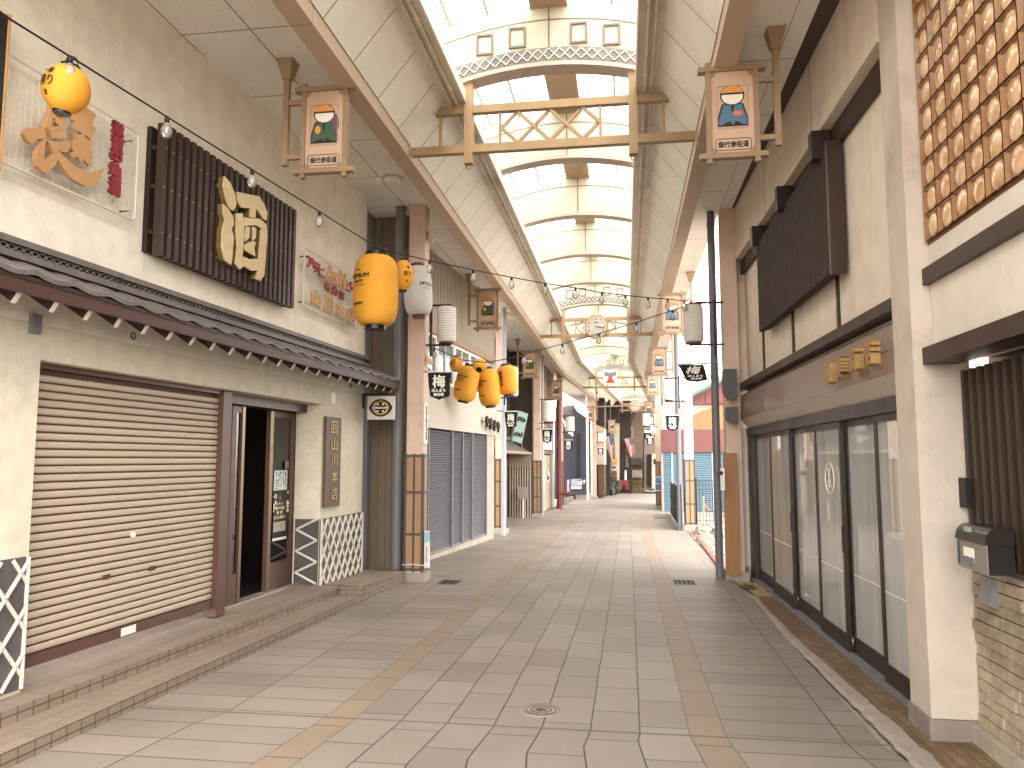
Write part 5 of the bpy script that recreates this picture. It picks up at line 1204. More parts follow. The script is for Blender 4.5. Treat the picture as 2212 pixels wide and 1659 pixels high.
# ---------------------------------------------------------------- black shield flags
GF = 'black shop street flags'; M_FLAG = mat('black_cloth', '#1d1918', .8, .2, 6)
def flag(label, u, v0, v1, wpx, Y, side, lean=0, rot=0):
    A, B = onY(u, v0, Y), onY(u, v1, Y); h = A.z-B.z; dist = (A-EYEV).dot(_F); w_ = wpx/FPX*dist/2
    t = thing('shield_flag', label, 'flag', tuple(A), GF); c = A
    g = MB(); n = 8; rows_ = 6
    def P(i, j):  # cloth with slight billow
        f_, k = i/n*2-1, j/rows_; ww = w_*(1-.17*k); zz = -h*k*(.86 if abs(f_) > 0 else .86)-h*.14*k*k*(1-abs(f_)); return c+Vector((f_*ww+lean*k*h, .015*sin(f_*3+k*4)*(1+k)+lean*.3*k*h, zz))
    for i in range(n):
        for j in range(rows_): g.quad(P(i, j), P(i+1, j), P(i+1, j+1), P(i, j+1))
    g.build('cloth', M_FLAG, t, fix=False)
    l = MB()
    letter(l, '梅', c+Vector((lean*.35*h, -.045, -h*.33)), (1, 0, 0), (lean, 0, 1), w_*1.05, h*.46, 0, bold=h*.012); l.build('emblem', M_WHITE, t)
    l = MB(); letter(l, 'ほんまち', c+Vector((lean*.66*h, -.05, -h*.66)), (1, 0, 0), (lean, 0, 1), w_*1.15, h*.12, 0, bold=h*.006); letter(l, '商店街', c+Vector((lean*.8*h, -.05, -h*.81)), (1, 0, 0), (lean, 0, 1), w_*.85, h*.11, 0, bold=h*.006)
    l.build('lettering', M_WHITE, t)
    MB().tube([c+Vector((-w_*1.05, 0, .012)), c+Vector((w_*1.05, 0, .012))], .012, 6).build('rod', M_WHITE, t)
    x2 = c.x+side*(w_+.16); MB().tube([c+Vector((side*w_*1.0, .0, .012)), Vector((x2, Y+.01, c.z+.03))], .012, 6).build('rod_arm', M_GREYM, t); return t
flag('black shield flag with white emblem beside the cluster of yellow lanterns', 950, 805, 864, 52, 9.4, -1)
flag('black shield flag partly in front of the teal signboard', 1104, 890, 926, 28, 15.3, -1)
flag('black shield flag by the brown tiled wall and slim pipe', 1182, 928, 958, 22, 20.5, -1)
flag('black shield flag hanging before the navy building', 1228, 951, 973, 18, 27.5, -1)
flag('tiny black shield flag on the cream wall by the dark shops', 1297, 968, 984, 13, 37, -1)
flag('black flag swung sideways by the wind at the glass shop corner', 1492, 788, 826, 54, 9.8, 1, .35)
flag('black shield flag on the pipe by the gravel lot', 1452, 898, 931, 29, 17, 1)
flag('small black shield flag at the farther right pillar', 1404, 945, 962, 14, 25, 1)
flag('tiny black flag behind the small one at the farther right pillar', 1399, 935, 950, 18, 31, 1)
# ---------------------------------------------------------------- bulb strings
M_BULB = milky_glass('bulb_glass', '#f4f0e6', .22, 1.45)
def bulb_string(label, pts, bulbs, size=.06):
    t = thing('bulb_string', label, 'light string', tuple(pts[0]))
    MB().tube(pts, .006, 6).build('cable', M_BLACK, t)
    for q in bulbs:
        b = MB().lathe([(.011, -.035), (.02, -.05), (.032, -.075), (.034, -.095), (.026, -.12), (.01, -.132), (.0, -.134)], q, 12).build('bulb', M_BULB, t)
        MB().lathe([(.0, .004), (.010, .004), (.014, -.005), (.014, -.036), (.0, -.036)], q, 10).build('socket', M_BLACK, b)
        MB().lathe([(.0, -.06), (.006, -.065), (.006, -.10), (0, -.105)], q, 6).build('filament', mat('filament', '#d9c6a0', .4), b)
S3, K3, E3 = onY(0, 28, 2.9), onY(820, 538, 7.2), onY(1524, 652, 9.75)
def on_line(P, Q, u):
    lo, hi = 0.0, 1.0
    for _ in range(40):
        m_ = (lo+hi)/2; q = P.lerp(Q, m_); w_ = (q-EYEV).dot(_F); uu = 1106+FPX*(q-EYEV).dot(_R)/w_
        if uu < u: lo = m_
        else: hi = m_
    return P.lerp(Q, lo)
pre = S3+(S3-K3)*.25
pt2 = [(928, 563), (1022, 583), (1105, 599), (1178, 612), (1243, 622), (1300, 632), (1351, 638), (1400, 643), (1442, 646), (1479, 650)]
seg = [onY(u, v, 7.2+(u-820)/704*2.55) for u, v in pt2]
bulb_string('bulb string running from the left wall past the big lantern to the right corner', [pre, S3, K3]+seg+[E3], [on_line(S3, K3, u) for u in (152, 361, 545, 690)]+[K3]+seg)
pt3 = [(938, 752), (1000, 778), (1050, 783), (1097, 775), (1132, 765), (1215, 743), (1293, 721), (1375, 696), (1454, 670), (1500, 655)]
seg = [onY(u, v, 9.55+.2*(u-938)/560) for u, v in pt3]
bulb_string('second bulb string sloping up across the arcade under the clock', seg, [seg[0], seg[4], seg[5], seg[6], seg[7], seg[8]])
# ---------------------------------------------------------------- left side beyond the rusty pillar
M_SIDING = mat('cream_siding', '#b5a999', .5, .06, 2, streak=.2, stain_col='#a99880')
M_FASW = mat('white_fascia', '#b3a99b', .75, .06, 3, streak=.25, stain_col='#a2947f')
M_GSH = mat('grey_shutter', '#62626a', .4, .10, 2, metal=.25, stain=.25, stain_col='#54545a')
M_GLW = mat('window_pane_dark', '#56656a', .08, .2, 2, spec=.8)
M_WOODD = mat('aged_wood', '#3d3026', .8, .3, 4, grain=(14, 14, 1.5), stain=.4, stain_col='#6a5743')
M_NAVY = mat('navy_metal', '#3c3d4a', .45, .10, 2, grain=(1, 1, 1)); M_BTILE = tiled('brown_tile', '#8a7460', '#75604e', '#5a4a3c', .6, .3, .012, off=0, rough=.6, var=.25, dirt=.4, obj=(1, 2))
sb = thing('shutter_building', 'white fascia building with four grey roller shutters and cream ribbed siding', 'building', wb(13, 0))
def slabb(mb, y0, y1, z0, z1, o0, o1): return mb.prism([wb(y0, z0, o0), wb(y1, z0, o0), wb(y1, z1, o0), wb(y0, z1, o0)], (o1-o0, 0, 0))
slabb(MB(), 9.92, 15.6, 3.60, 6, -.3, -.02).build('upper_wall', M_SIDING, sb)
g = MB(); y = 9.95
while y < 15.58: slabb(g, y, y+.03, 3.605, 5.2, -.019, .0); y += .075
g.build('siding_ribs', M_SIDING, sb)
slabb(MB(), 9.92, 15.62, 3.47, 3.598, -.3, .03).build('brown_band', mat('brown_band', '#8c6d58', .5, .1), sb)
slabb(MB(), 9.92, 15.6, 2.72, 3.468, -.3, -.06).build('window_wall', M_FASW, sb)
slabb(MB(), 9.92, 15.66, 1.985, 2.718, -.3, .02).build('fascia', M_FASW, sb)
for a, c in ((11.0, 11.9), (11.95, 12.85), (12.9, 13.8), (13.85, 14.75)):
    f = MB()
    for (y0, y1, z0, z1) in ((a, c, 3.42, 3.465), (a, c, 2.73, 2.775), (a, a+.04, 2.776, 3.419), (c-.04, c, 2.776, 3.419)): slabb(f, y0, y1, z0, z1, -.058, -.01)
    w_ = f.build('window', M_WHITE, sb); slabb(MB(), a+.04, c-.04, 2.776, 3.419, -.05, -.04).build('pane', M_GLW, w_)
    slabb(MB(), (a+c)/2-.012, (a+c)/2+.012, 2.776, 3.419, -.039, -.02).build('mullion', M_WHITE, w_)
slabb(MB(), 9.92, 15.05, -.15, .03, -.2, .02).build('threshold', M_CONC, sb)
slabb(MB(), 15.06, 15.6, -.2, 1.984, -.3, .0).build('end_pier', M_CONC, sb)
sed = [9.95, 11.55, 12.78, 13.40, 14.02, 15.04]
for a, c in zip(sed[:-1], sed[1:]):
    b = MB(); z = .04
    while z < 1.96:
        pr = [(-.06, 0), (-.035, .006), (-.03, .02), (-.042, .034), (-.06, .036)]; A = [wb(a+.02, z+q[1], q[0]) for q in pr]; B = [wb(c-.02, z+q[1], q[0]) for q in pr]
        for i in range(4): b.quad(A[i], B[i], B[i+1], A[i+1])
        z += .037
    s_ = b.build('roller_shutter', M_GSH, sb)
    slabb(MB(), a+.02, c-.02, .032, .06, -.06, -.02).build('bottom_rail', M_GREYM, s_)
    slabb(MB(), c-.022, c+.022, .03, 1.98, -.07, .0).build('shutter_guide', M_GREYM, sb)
slabb(MB(), 9.92, 15.05, .0, 1.98, -.3, -.08).build('shutter_backing', M_VOID, sb)
nl = thing('black_lettering', 'four black raised characters on the white fascia above the grey shutters', 'lettering', wb(15, 2.2))
EXB = Vector((.08, 1, 0)).normalized()
for s, y, z in (('や', 14.57, 2.22), ('ま', 14.86, 2.19), ('き', 15.17, 2.17), ('や', 15.46, 2.15)):
    g = MB(); letter(g, s, wb(y, z, .10), EXB, EZ, .20, .20, .04, bold=.010); g.build('character', M_BLACK, nl, fix=False); MB().tube([wb(y, z, .02), wb(y, z, .07)], .006, 5).build('pin', M_DARKM, nl)
# plate on the rusty pillar, poster tied to its cladding
A, B = onY(*D('p', 597, 578), 9.36), onY(*D('p', 617, 262), 9.36)
t = thing('street_nameplate', 'narrow white upright plate on the side of the rusty pink pillar', 'sign', tuple(A)); MB().box((p1[1]-.012, 9.40, A.z), (p1[1]+.004, 9.56, B.z)).build('plate', M_WHITE, t)
for k in range(8): z = B.z-.06-k*(B.z-A.z-.08)/8; MB().box((p1[1]+.0045, 9.45+.01*(k % 3), z-.03), (p1[1]+.006, 9.51+.01*(k % 2), z+.02)).build('faded_marks', M_INK, t)
t = thing('tied_poster', 'pale blue and white poster tied to the rusty pillar cladding', 'poster', (p1[1], 9.5, .3)); x = p1[1]+.018
MB().prism([(x, 9.39, .16), (x+.02, 9.60, .14), (x+.012, 9.60, .60), (x, 9.39, .62)], (.003, 0, 0)).build('sheet', mat('poster_white', '#d7d5cf', .6, .05), t)
MB().prism([(x+.004, 9.40, .47), (x+.016, 9.59, .47), (x+.016, 9.59, .59), (x+.004, 9.40, .60)], (.002, 0, 0)).build('sky_band', mat('poster_blue', '#7fb4c9', .6, .2, 20), t)
g = MB()
for k in (0, 1): g.prism([(x+.006, 9.44+k*.07, .22), (x+.012, 9.48+k*.07, .22), (x+.012, 9.49+k*.07, .42), (x+.006, 9.45+k*.07, .42)], (.002, 0, 0))
g.build('pink_shapes', mat('poster_pink', '#b9788a', .6, .1), t)
tag(MB().tube([(p1[0]-.012, 9.36, .22), (p1[0]-.012, 9.355, .2), ((p1[0]+p1[1])/2, 9.352, .215), (p1[1]+.03, 9.352, .2), (p1[1]+.045, 9.5, .2)], .005, 5).build('tie_rope', M_WHITE), 'thin white rope tied round the foot of the rusty pillar', 'rope')
# ---------------------------------------------------------------- dark wooden house
wh = thing('wooden_house', 'dark timber house with tiled canopy and slatted screen between two left pillars', 'house', (-3.6, 20.5, 0))
MB().box((-7, 17.4, -.5), (-3.46, 23.3, 6.6)).build('wall', M_WOODD, wh)
MB().box((-4.2, 23.05, -.6), (-2.78, 23.3, 6.1)).build('end_wall', M_WOODD, wh)
g = MB()
for k in range(9): g.box((-3.455, 17.6+k*.62, 2.3), (-3.43, 17.67+k*.62, 5.1))
for k in range(5): g.box((-3.45, 17.5, 2.5+k*.57), (-3.435, 23.0, 2.53+k*.57))
g.build('battens', mat('old_batten', '#55473a', .8, .3), wh)
MB().box((-3.45, 17.6, 2.9), (-3.38, 20.0, 4.2)).build('shutter_box', mat('pale_box', '#b9b3a8', .6, .1), wh)
r_ = MB(); y = 17.4
while y < 22.9:
    for i in range(8):
        ya, yb = y+.30*i/8, y+.30*(i+1)/8; ha, hb = prof(i/8), prof((i+1)/8)
        r_.quad((-2.85, ya, 1.72+ha), (-2.85, yb, 1.72+hb), (-3.46, yb, 2.04+hb), (-3.46, ya, 2.04+ha)); r_.quad((-2.85, ya, 1.72+ha), (-2.85, yb, 1.72+hb), (-2.855, yb, 1.68), (-2.855, ya, 1.68))
    y += .30
pc = r_.build('tiled_canopy', M_TILE, wh, fix=False)
MB().prism([(-2.87, 17.4, 1.66), (-3.46, 17.4, 1.99), (-3.46, 17.4, 1.96), (-2.87, 17.4, 1.62)], (0, 5.4, 0)).build('canopy_boards', M_WOODD, pc)
MB().box((-3.455, 17.4, 2.045), (-3.34, 23.0, 2.15)).build('ridge_course', M_TILE, pc)
MB().tube([(-2.81, 17.4, 1.67), (-2.81, 23.0, 1.67)], .045, 8).build('gutter', M_BROWN, pc)
MB().box((-3.55, 22.95, -.3), (-2.78, 23.04, 1.68)).build('earth_wall', mat('earth_wall', '#9a8568', .9, .15, 4, stain=.4, stain_col='#6d5a42'), wh)
sc_ = thing('slatted_screen', 'screen of pale upright slats on the front of the dark timber house', 'screen', (-3.14, 22.9, gz(22.9)))
for k in range(10): MB().box((-3.50+k*.0755, 22.82, gz(22.8)), (-3.50+k*.0755+.04, 22.855, 1.31)).build('slat', mat('pale_slat', '#b39e86', .6, .15, 5), sc_)
for z0, z1 in ((-.17, -.10), (1.12, 1.18)): MB().box((-3.50, 22.86, z0), (-2.77, 22.89, z1)).build('rail', M_WOODD, sc_)
MB().box((-3.51, 22.90, -.3), (-2.77, 22.93, 1.29)).build('dark_backing', M_VOID, sc_)
# teal signboard on the canopy
A = [onY(*D('p', *q), 18.6) for q in ((1350, 325), (1425, 350), (1375, 578), (1300, 555))]
t = thing('teal_signboard', 'tilted teal signboard with dark lettering standing on the tiled canopy', 'sign', tuple(A[3])); M_TEAL = mat('teal_paint', '#8fb0a8', .5, .12, 5, stain=.3, stain_col='#75908a')
MB().prism(A, (-.1, .3, 0)).build('board', M_TEAL, t)
ex = (A[1]-A[0]).normalized(); ey = (A[0]-A[3]).normalized(); c = sum(A, Vector())/4
random.seed(17)
for f_, n_ in ((.24, 4), (-.25, 4)):
    for k in range(n_):
        q = c+ey*(f_+random.uniform(-.03, .03))*(A[0]-A[3]).length+ex*((k-1.5)*.21)*(A[1]-A[0]).length-Vector((0, .012, 0)); a, b_ = ex*(A[1]-A[0]).length*.08, ey*(A[0]-A[3]).length*random.uniform(.06, .10)
        MB().prism([q-a-b_, q+a-b_*.6, q+a*.7+b_, q-a+b_*.8], (0, -.006, 0)).build('raised_mark', M_INK, t)
for q in (A[2], A[3]): MB().tube([q, q-Vector((0, -.1, .1))], .015, 6).build('leg', M_GREYM, t)
# grey box on a post
q = G(*D('p', 1388, 1152)); A, B = onY(*D('p', 1350, 1002), q.y), onY(*D('p', 1422, 915), q.y)
t = thing('post_box_stand', 'plain silver box on a thin white post in front of the slatted screen', 'post box', tuple(q)); 
MB().box(((A.x+B.x)/2-.02, q.y, q.z), ((A.x+B.x)/2+.02, q.y+.04, A.z)).build('post', M_WHITE, t); MB().box((A.x, q.y-.02, A.z), (B.x-.05, q.y+.14, B.z)).build('box', mat('silver_box', '#a39b90', .35, .1, 3, metal=.4), t)
# brown tiled building with beige shutter
bt = thing('brown_tile_building', 'brown tiled building with beige roller shutter and a ship painting', 'building', (-2.8, 27, 0)); XT = -2.74
MB().box((-6, 23.9, 1.68), (XT, 29.9, 5.5)).build('upper_wall', M_BTILE, bt)
MB().box((-6, 28.7, -.8), (XT, 29.9, 1.678)).build('end_pier', M_FASW, bt); MB().box((-6, 23.9, -.8), (XT, 25.3, 1.678)).build('end_pier', M_FASW, bt)
g = MB(); z = gz(27)
while z < 1.62: g.prism([(XT-.07, 25.31, z), (XT-.03, 25.31, z+.008), (XT-.03, 25.31, z+.056), (XT-.07, 25.31, z+.064)], (0, 3.38, 0)); z += .066
s_ = g.build('roller_shutter', M_SHUT, bt); MB().box((-5, 25.3, -.8), (XT-.071, 28.7, 1.67)).build('shutter_backing', M_VOID, bt)
MB().prism([(XT-.027, 27.8, 1.14), (XT-.027, 28.65, .84), (XT-.027, 28.25, .72), (XT-.027, 27.45, .70), (XT-.027, 27.75, .79)], (.004, 0, 0)).build('ship_painting', M_WHITE, s_); MB().box((XT-.027, 26.05, .63), (XT-.023, 26.55, 1.21)).build('white_patch', M_WHITE, s_)
MB().prism([(XT-.0225, 27.7, .93), (XT-.0225, 28.3, .85), (XT-.0225, 28.15, .76), (XT-.0225, 27.55, .76)], (.003, 0, 0)).build('ship_hull', M_INK, s_)
MB().box((XT, 25.3, 1.84), (XT+.05, 28.6, 2.41)).build('white_sign', M_WHITE, bt)
# ---------------------------------------------------------------- navy building, low wall, shop notice
def face(pts, z, Y, dep): return MB().prism([onY(*D(z, *q), Y) for q in pts], (0, dep, 0))
nv = thing('navy_building', 'dark navy metal clad building with sloping wing beside the street', 'building', (-2.5, 38.6, 0)); YN = 38.4
face([(1625, 300), (1690, 470), (1800, 560), (1800, 1010), (1625, 1010)], 'p', YN+.6, 3).build('sloping_wing', M_NAVY, nv)
face([(1768, 305), (1880, 385), (1880, 1010), (1768, 1010)], 'p', YN, 4).build('main_wall', M_NAVY, nv)
face([(1630, 298), (1770, 280), (1800, 330), (1800, 500), (1770, 505)], 'p', YN+2.5, 1).build('roof_tiles', M_TILE, nv)
g = MB()
for k in range(7): a = onY(*D('p', 1772+k*15, 320), YN-.01); g.box((a.x, YN-.012, -.6), (a.x+.02, YN-.002, 3.5))
g.build('seams', M_NAVY, nv); face([(1798, 505), (1812, 500), (1812, 850), (1798, 850)], 'p', YN-.1, .08).build('downspout', M_BLACK, nv)
t = thing('dark_fence', 'low dark fence with notices in front of the navy building', 'fence', (-2.1, 36, -.4)); face([(1640, 845), (1892, 842), (1892, 975), (1640, 965)], 'p', 37.6, .05).build('panel', M_NAVY, t)
t = thing('shop_notice', 'blue and white rectangular notice on the dark fence', 'sign', tuple(onY(*D('p', 1795, 890), 37.5))); M_BL = mat('sign_blue', '#3f5fb0', .4, .08)
face([(1757, 853), (1834, 853), (1834, 928), (1757, 928)], 'p', 37.5, .05).build('panel', M_WHITE, t); face([(1759, 855), (1832, 855), (1832, 893), (1759, 893)], 'p', 37.49, .008).build('blue_field', M_BL, t); face([(1759, 899), (1832, 899), (1832, 908), (1759, 908)], 'p', 37.49, .008).build('blue_line', M_BL, t)
c = onY(*D('p', 1795, 874), 37.48); g = MB(); letter(g, 'オープンショップ', c, (1, 0, 0), (0, 0, 1), .85, .20, 0, bold=.012); g.build('lettering', M_WHITE, t)
t = thing('banner_stand', 'red, white and blue upright boards beside the red standpipe', 'sign', tuple(onY(*D('p', 1715, 950), 30)))
for x0, x1, m_ in ((1696, 1712, M_RED), (1713, 1724, M_BL), (1725, 1735, M_WHITE), (1737, 1752, M_GREYM)): face([(x0, 858), (x1, 856), (x1, 948), (x0, 952)], 'p', 30, .03).build('board', m_, t)
for nm, pts, Y in (('grey block wall before the red standpipe', [(1690, 998), (1768, 985), (1768, 1022), (1690, 1058)], 31.5), ('grey block wall nearer the white downpipe', [(1788, 975), (1908, 962), (1908, 1003), (1830, 1016), (1788, 1000)], 38)):
    t = thing('block_wall', nm, 'low wall', tuple(onY(*D('p', *pts[0]), Y)), 'low block walls by the street'); face(pts, 'p', Y, .25).build('blocks', M_CONC, t)
# ---------------------------------------------------------------- far end of the arcade
M_DSHOP = mat('dark_shopfront', '#2b201b', .6, .25, 3); M_CRM = mat('far_cream', '#b8aa90', .8, .1)
t = thing('cream_front', 'cream upper wall over a dark doorway behind the white pillar', 'building', (-2, 40, 0)); face([(700, 440), (848, 500), (848, 1030), (700, 1030)], 'h', 40, 6).build('wall', M_CRM, t); face([(700, 60), (848, 60), (848, 498), (700, 438)], 'h', 40.02, 6).build('dark_gable', M_DSHOP, t); face([(700, 1032), (848, 1032), (848, 1490), (700, 1500)], 'h', 40.4, 5).build('doorway', M_DSHOP, t)
t = thing('leaning_board', 'tall weathered brown board standing at the dark doorway', 'board', tuple(G(*D('h', 800, 1480)))); face([(755, 1045), (845, 1040), (852, 1480), (765, 1482)], 'h', 39.6, .12).build('panel', mat('weathered_board', '#5b3f28', .7, .5, 12), t)
t = thing('dark_shop', 'tall dark shopfront behind the nearer striped flag', 'building', (-1, 44, 0)); face([(845, 60), (930, 60), (930, 1470), (845, 1480)], 'h', 44, 5).build('front', M_DSHOP, t)
t = thing('pale_shop', 'pale shop wall with round orange picture and a framed poster', 'building', (-.6, 47.5, 0)); face([(915, 420), (1062, 430), (1062, 1440), (915, 1450)], 'h', 47.6, 4).build('wall', M_CRM, t); face([(915, 100), (1062, 100), (1062, 429), (915, 419)], 'h', 47.5, 4).build('dark_gable', M_DSHOP, t)
face([(940, 930), (1030, 930), (1030, 1018), (940, 1018)], 'h', 47.5, .05).build('picture_panel', mat('picture_orange', '#c98a4a', .6, .5, 8), t); face([(958, 1060), (1012, 1060), (1012, 1078), (958, 1078)], 'h', 47.5, .05).build('vent', M_BLACK, t)
face([(945, 1120), (1028, 1120), (1028, 1255), (945, 1255)], 'h', 47.5, .05).build('framed_poster', mat('poster_dark_red', '#6d3f3c', .5, .6, 14), t); face([(915, 1260), (1062, 1260), (1062, 1440), (915, 1450)], 'h', 47.4, .15).build('dark_base', M_DSHOP, t)
t = thing('dark_house', 'dark brown shop wall with pictures behind the second striped flag', 'building', (-.2, 50, 0)); face([(1048, 100), (1235, 100), (1235, 1440), (1048, 1440)], 'h', 50, 5).build('front', M_DSHOP, t)
for k, (y0, y1) in enumerate(((790, 870), (880, 970), (975, 1070))): face([(1145+k*4, y0), (1198, y0), (1198, y1), (1145+k*4, y1)], 'h', 49.9, .05).build('picture', mat('dim_picture', '#6b5a4c', .6, .6, 9), t)
t = thing('brown_shed', 'brown corrugated upper wall at the end of the arcade', 'building', (.6, 58, 0)); face([(1220, 100), (1430, 100), (1430, 1000), (1220, 1000)], 'h', 58, 2).build('wall', mat('shed_brown', '#5d4a3c', .6, .2, 1, grain=(20, 20, 1)), t)
t = thing('stone_house', 'small stone clad house with barred window and grey tiled roof at the street end', 'house', (.8, 56, -.7))
face([(1220, 1030), (1440, 1030), (1440, 1425), (1220, 1425)], 'h', 56, 2).build('stone_wall', tiled('stone_cladding', '#9c7d58', '#6f5639', '#3f3022', .35, .18, .02, off=.5, rough=.8, var=.3, bump=.8, obj=(0, 2)), t)
q = face([(1215, 935), (1440, 935), (1440, 1040), (1215, 1030)], 'h', 55.6, 1); q.build('roof', M_TILE, t)
wn = face([(1255, 1112), (1392, 1112), (1392, 1218), (1255, 1218)], 'h', 55.9, .08).build('window', M_WHITE, t); face([(1268, 1125), (1380, 1125), (1380, 1205), (1268, 1205)], 'h', 55.85, .03).build('pane', M_VOID, wn)
g = MB()
for k in range(7):
    a = onY(*D('h', 1274+k*15, 1205), 55.8); b_ = onY(*D('h', 1274+k*15, 1125), 55.8); g.box((a.x, 55.8, a.z), (a.x+.05, 55.84, b_.z))
g.build('bars', M_WHITE, wn)
q = G(*D('h', 1350, 1400)); t = thing('air_conditioner', 'white outdoor air conditioner unit before the stone house', 'air conditioner', tuple(q)); A, B = onY(*D('h', 1287, 1398), q.y), onY(*D('h', 1415, 1300), q.y)
MB().box((A.x, q.y, A.z), (B.x, q.y+.3, B.z)).build('case', mat('unit_white', '#c9c3b8', .5, .05), t); c = onY(*D('h', 1335, 1348), q.y); MB().disc((c.x, q.y-.02, c.z), (1, 0, 0), (0, 0, 1), (B.z-A.z)*.4, 24, (0, .018, 0)).build('fan_grille', M_GREYM, t)
q = G(*D('h', 1292, 1415)); t = thing('floor_sign', 'yellow folding floor sign by the air conditioner', 'floor sign', tuple(q)); face([(1268, 1415), (1316, 1415), (1302, 1312), (1284, 1312)], 'h', q.y, .05).build('front_leaf', mat('floor_sign_yellow', '#d9b650', .5, .1), t)
# cart
q = G(*D('h', 1130, 1450)); Yc_ = q.y; t = thing('red_cart', 'red boxed cart with dark wheels and wire cage at the far shops', 'cart', tuple(q))
face([(1068, 1258), (1200, 1252), (1200, 1392), (1068, 1395)], 'h', Yc_, .5).build('box', M_RED, t); face([(1112, 1325), (1150, 1325), (1150, 1394), (1112, 1394)], 'h', Yc_-.02, .015).build('opening', M_VOID, t); face([(1205, 1268), (1262, 1272), (1250, 1440), (1205, 1440)], 'h', Yc_+.1, .5).build('dark_bin', M_BLACK, t)
for x in (1100, 1140, 1225):
    c = onY(*D('h', x, 1425), Yc_+.2); b = MB().lathe([(.02, -.05), (.10, -.05), (.12, -.03), (.12, .03), (.10, .05), (.02, .05)], c, 14, M=Matrix.Rotation(pi/2, 4, 'Y')); b.build('wheel', M_BLACK, t)
g = MB()
for x in (1055, 1085, 1115, 1145, 1175, 1205, 1240): a, b_ = onY(*D('h', x, 1260), Yc_+.55), onY(*D('h', x, 1095), Yc_+.55); g.tube([a, b_], .012, 5)
for y in (1095, 1150, 1205): g.tube([onY(*D('h', 1055, y), Yc_+.55), onY(*D('h', 1240, y), Yc_+.55)], .012, 5)
g.build('wire_cage', M_BLACK, t); face([(1143, 1115), (1168, 1115), (1168, 1255), (1143, 1255)], 'h', Yc_+.3, .08).build('silver_tube', M_WHITE, t)
q = G(*D('h', 960, 1478)); t = thing('potted_plant', 'dark leafy potted plant beside a black cabinet', 'plant', tuple(q)); MB().lathe([(.10, 0), (.14, .3), (.12, .3)], q, 14).build('pot', M_BLACK, t)
g = MB(); random.seed(8)
for i in range(160):
    c = q+Vector((random.gauss(0, .22), random.gauss(0, .15), .35+random.uniform(0, .9))); a = Vector((random.uniform(-1, 1), random.uniform(-1, 1), random.uniform(-.5, 1))).normalized()*.1; b_ = Vector((random.uniform(-1, 1), random.uniform(-1, 1), random.uniform(-1, 1))).normalized()*.035; g.quad(c-a, c-b_, c+a, c+b_)
g.build('leaves', mat('leaf_green', '#38452a', .5, .4, 8), t, fix=False)
q = G(*D('h', 985, 1470)); t = thing('black_cabinet', 'black cabinet standing before the pale shop wall', 'cabinet', tuple(q)); face([(945, 1272), (1010, 1272), (1010, 1470), (945, 1470)], 'h', q.y+.3, .4).build('body', M_BLACK, t); face([(955, 1285), (1000, 1285), (1000, 1440), (955, 1440)], 'h', q.y+.28, .015).build('door', M_GREYM, t)
# striped flags with star canton
M_FR = mat('flag_red', '#8a1420', .7, .1); M_FW = mat('flag_white', '#c9c0b6', .7, .06); M_FB = mat('flag_blue', '#2c3150', .7, .1)
def usflag(label, z, tl, tr, br, bl, Y, pole):
    A, B, C_, E_ = [onY(*D(z, *q), Y) for q in (tl, tr, br, bl)]
    t = thing('striped_flag', label, 'flag', tuple(A), 'striped flags at the far shops'); n = 7; M_ = 10
    def P(i, j): # i along the width (stripes), j down
        f_, k = i/13, j/M_; q = (A.lerp(B, f_)).lerp(E_.lerp(C_, f_), k); q.y += .12*sin(f_*9+k*3)*k; return q
    for nm, par, m_ in (('red_stripes', 0, M_FR), ('white_stripes', 1, M_FW)):
        g = MB()
        for i in range(13):
            if i % 2 != par: continue
            for j in range(M_):
                if i >= 6 and j < 4: continue
                g.quad(P(i, j), P(i+1, j), P(i+1, j+1), P(i, j+1))
        g.build(nm, m_, t, fix=False)
    g = MB()
    for i in range(6, 13):
        for j in range(4): g.quad(P(i, j), P(i+1, j), P(i+1, j+1), P(i, j+1))
    g.build('canton', M_FB, t, fix=False)
    g = MB()
    for i in range(5):
        for j in range(4):
            f_ = 6.7+i*1.3+(j % 2)*.5; c = P(min(12.6, f_), .5+j*.95)+Vector((0, -.03, 0)); g.prism([c+Vector((.026*(1 if k % 2 == 0 else .42)*sin(pi*k/5), 0, .026*(1 if k % 2 == 0 else .42)*cos(pi*k/5))) for k in range(10)], (0, .004, 0))
    g.build('stars', M_FW, t)
    a, b_ = [onY(*D(z, *q), Y+.05) for q in pole]; MB().tube([a, b_], .018, 6).build('staff', M_GREYM, t)
usflag('nearer red and white striped flag with dark blue starred corner', 'h', (830, 655), (985, 580), (1010, 935), (950, 985), 43.0, ((800, 680), (1000, 560)))
usflag('farther red and white striped flag with dark blue starred corner', 'h', (1132, 655), (1262, 640), (1308, 870), (1215, 930), 49.5, ((1125, 670), (1290, 620)))
# right side beyond the far pillar
t = thing('far_right_shop', 'dim shop fronts behind the farthest right pillar', 'building', (1.8, 50, 0)); face([(1425, 640), (1600, 560), (1680, 560), (1680, 1410), (1500, 1410), (1425, 1400)], 'h', 49, 6).build('wall', mat('dim_wall', '#6e6058', .7, .15), t); face([(1535, 870), (1600, 870), (1600, 1380), (1535, 1380)], 'h', 48.8, .15).build('grey_pier', M_CONC, t); face([(1470, 880), (1525, 880), (1525, 1350), (1470, 1350)], 'h', 48.85, .1).build('dark_door', M_VOID, t)
t = thing('red_letter_sign', 'small white sign with red character behind the far right pillar', 'sign', tuple(onY(*D('h', 1590, 990), 30))); face([(1562, 948), (1612, 948), (1612, 1030), (1562, 1030)], 'h', 30, .05).build('panel', M_WHITE, t); g = MB(); letter(g, 'た', onY(*D('h', 1587, 990), 29.98), (1, 0, 0), (0, 0, 1), .17, .2, 0, bold=.015); g.build('lettering', M_RED, t)
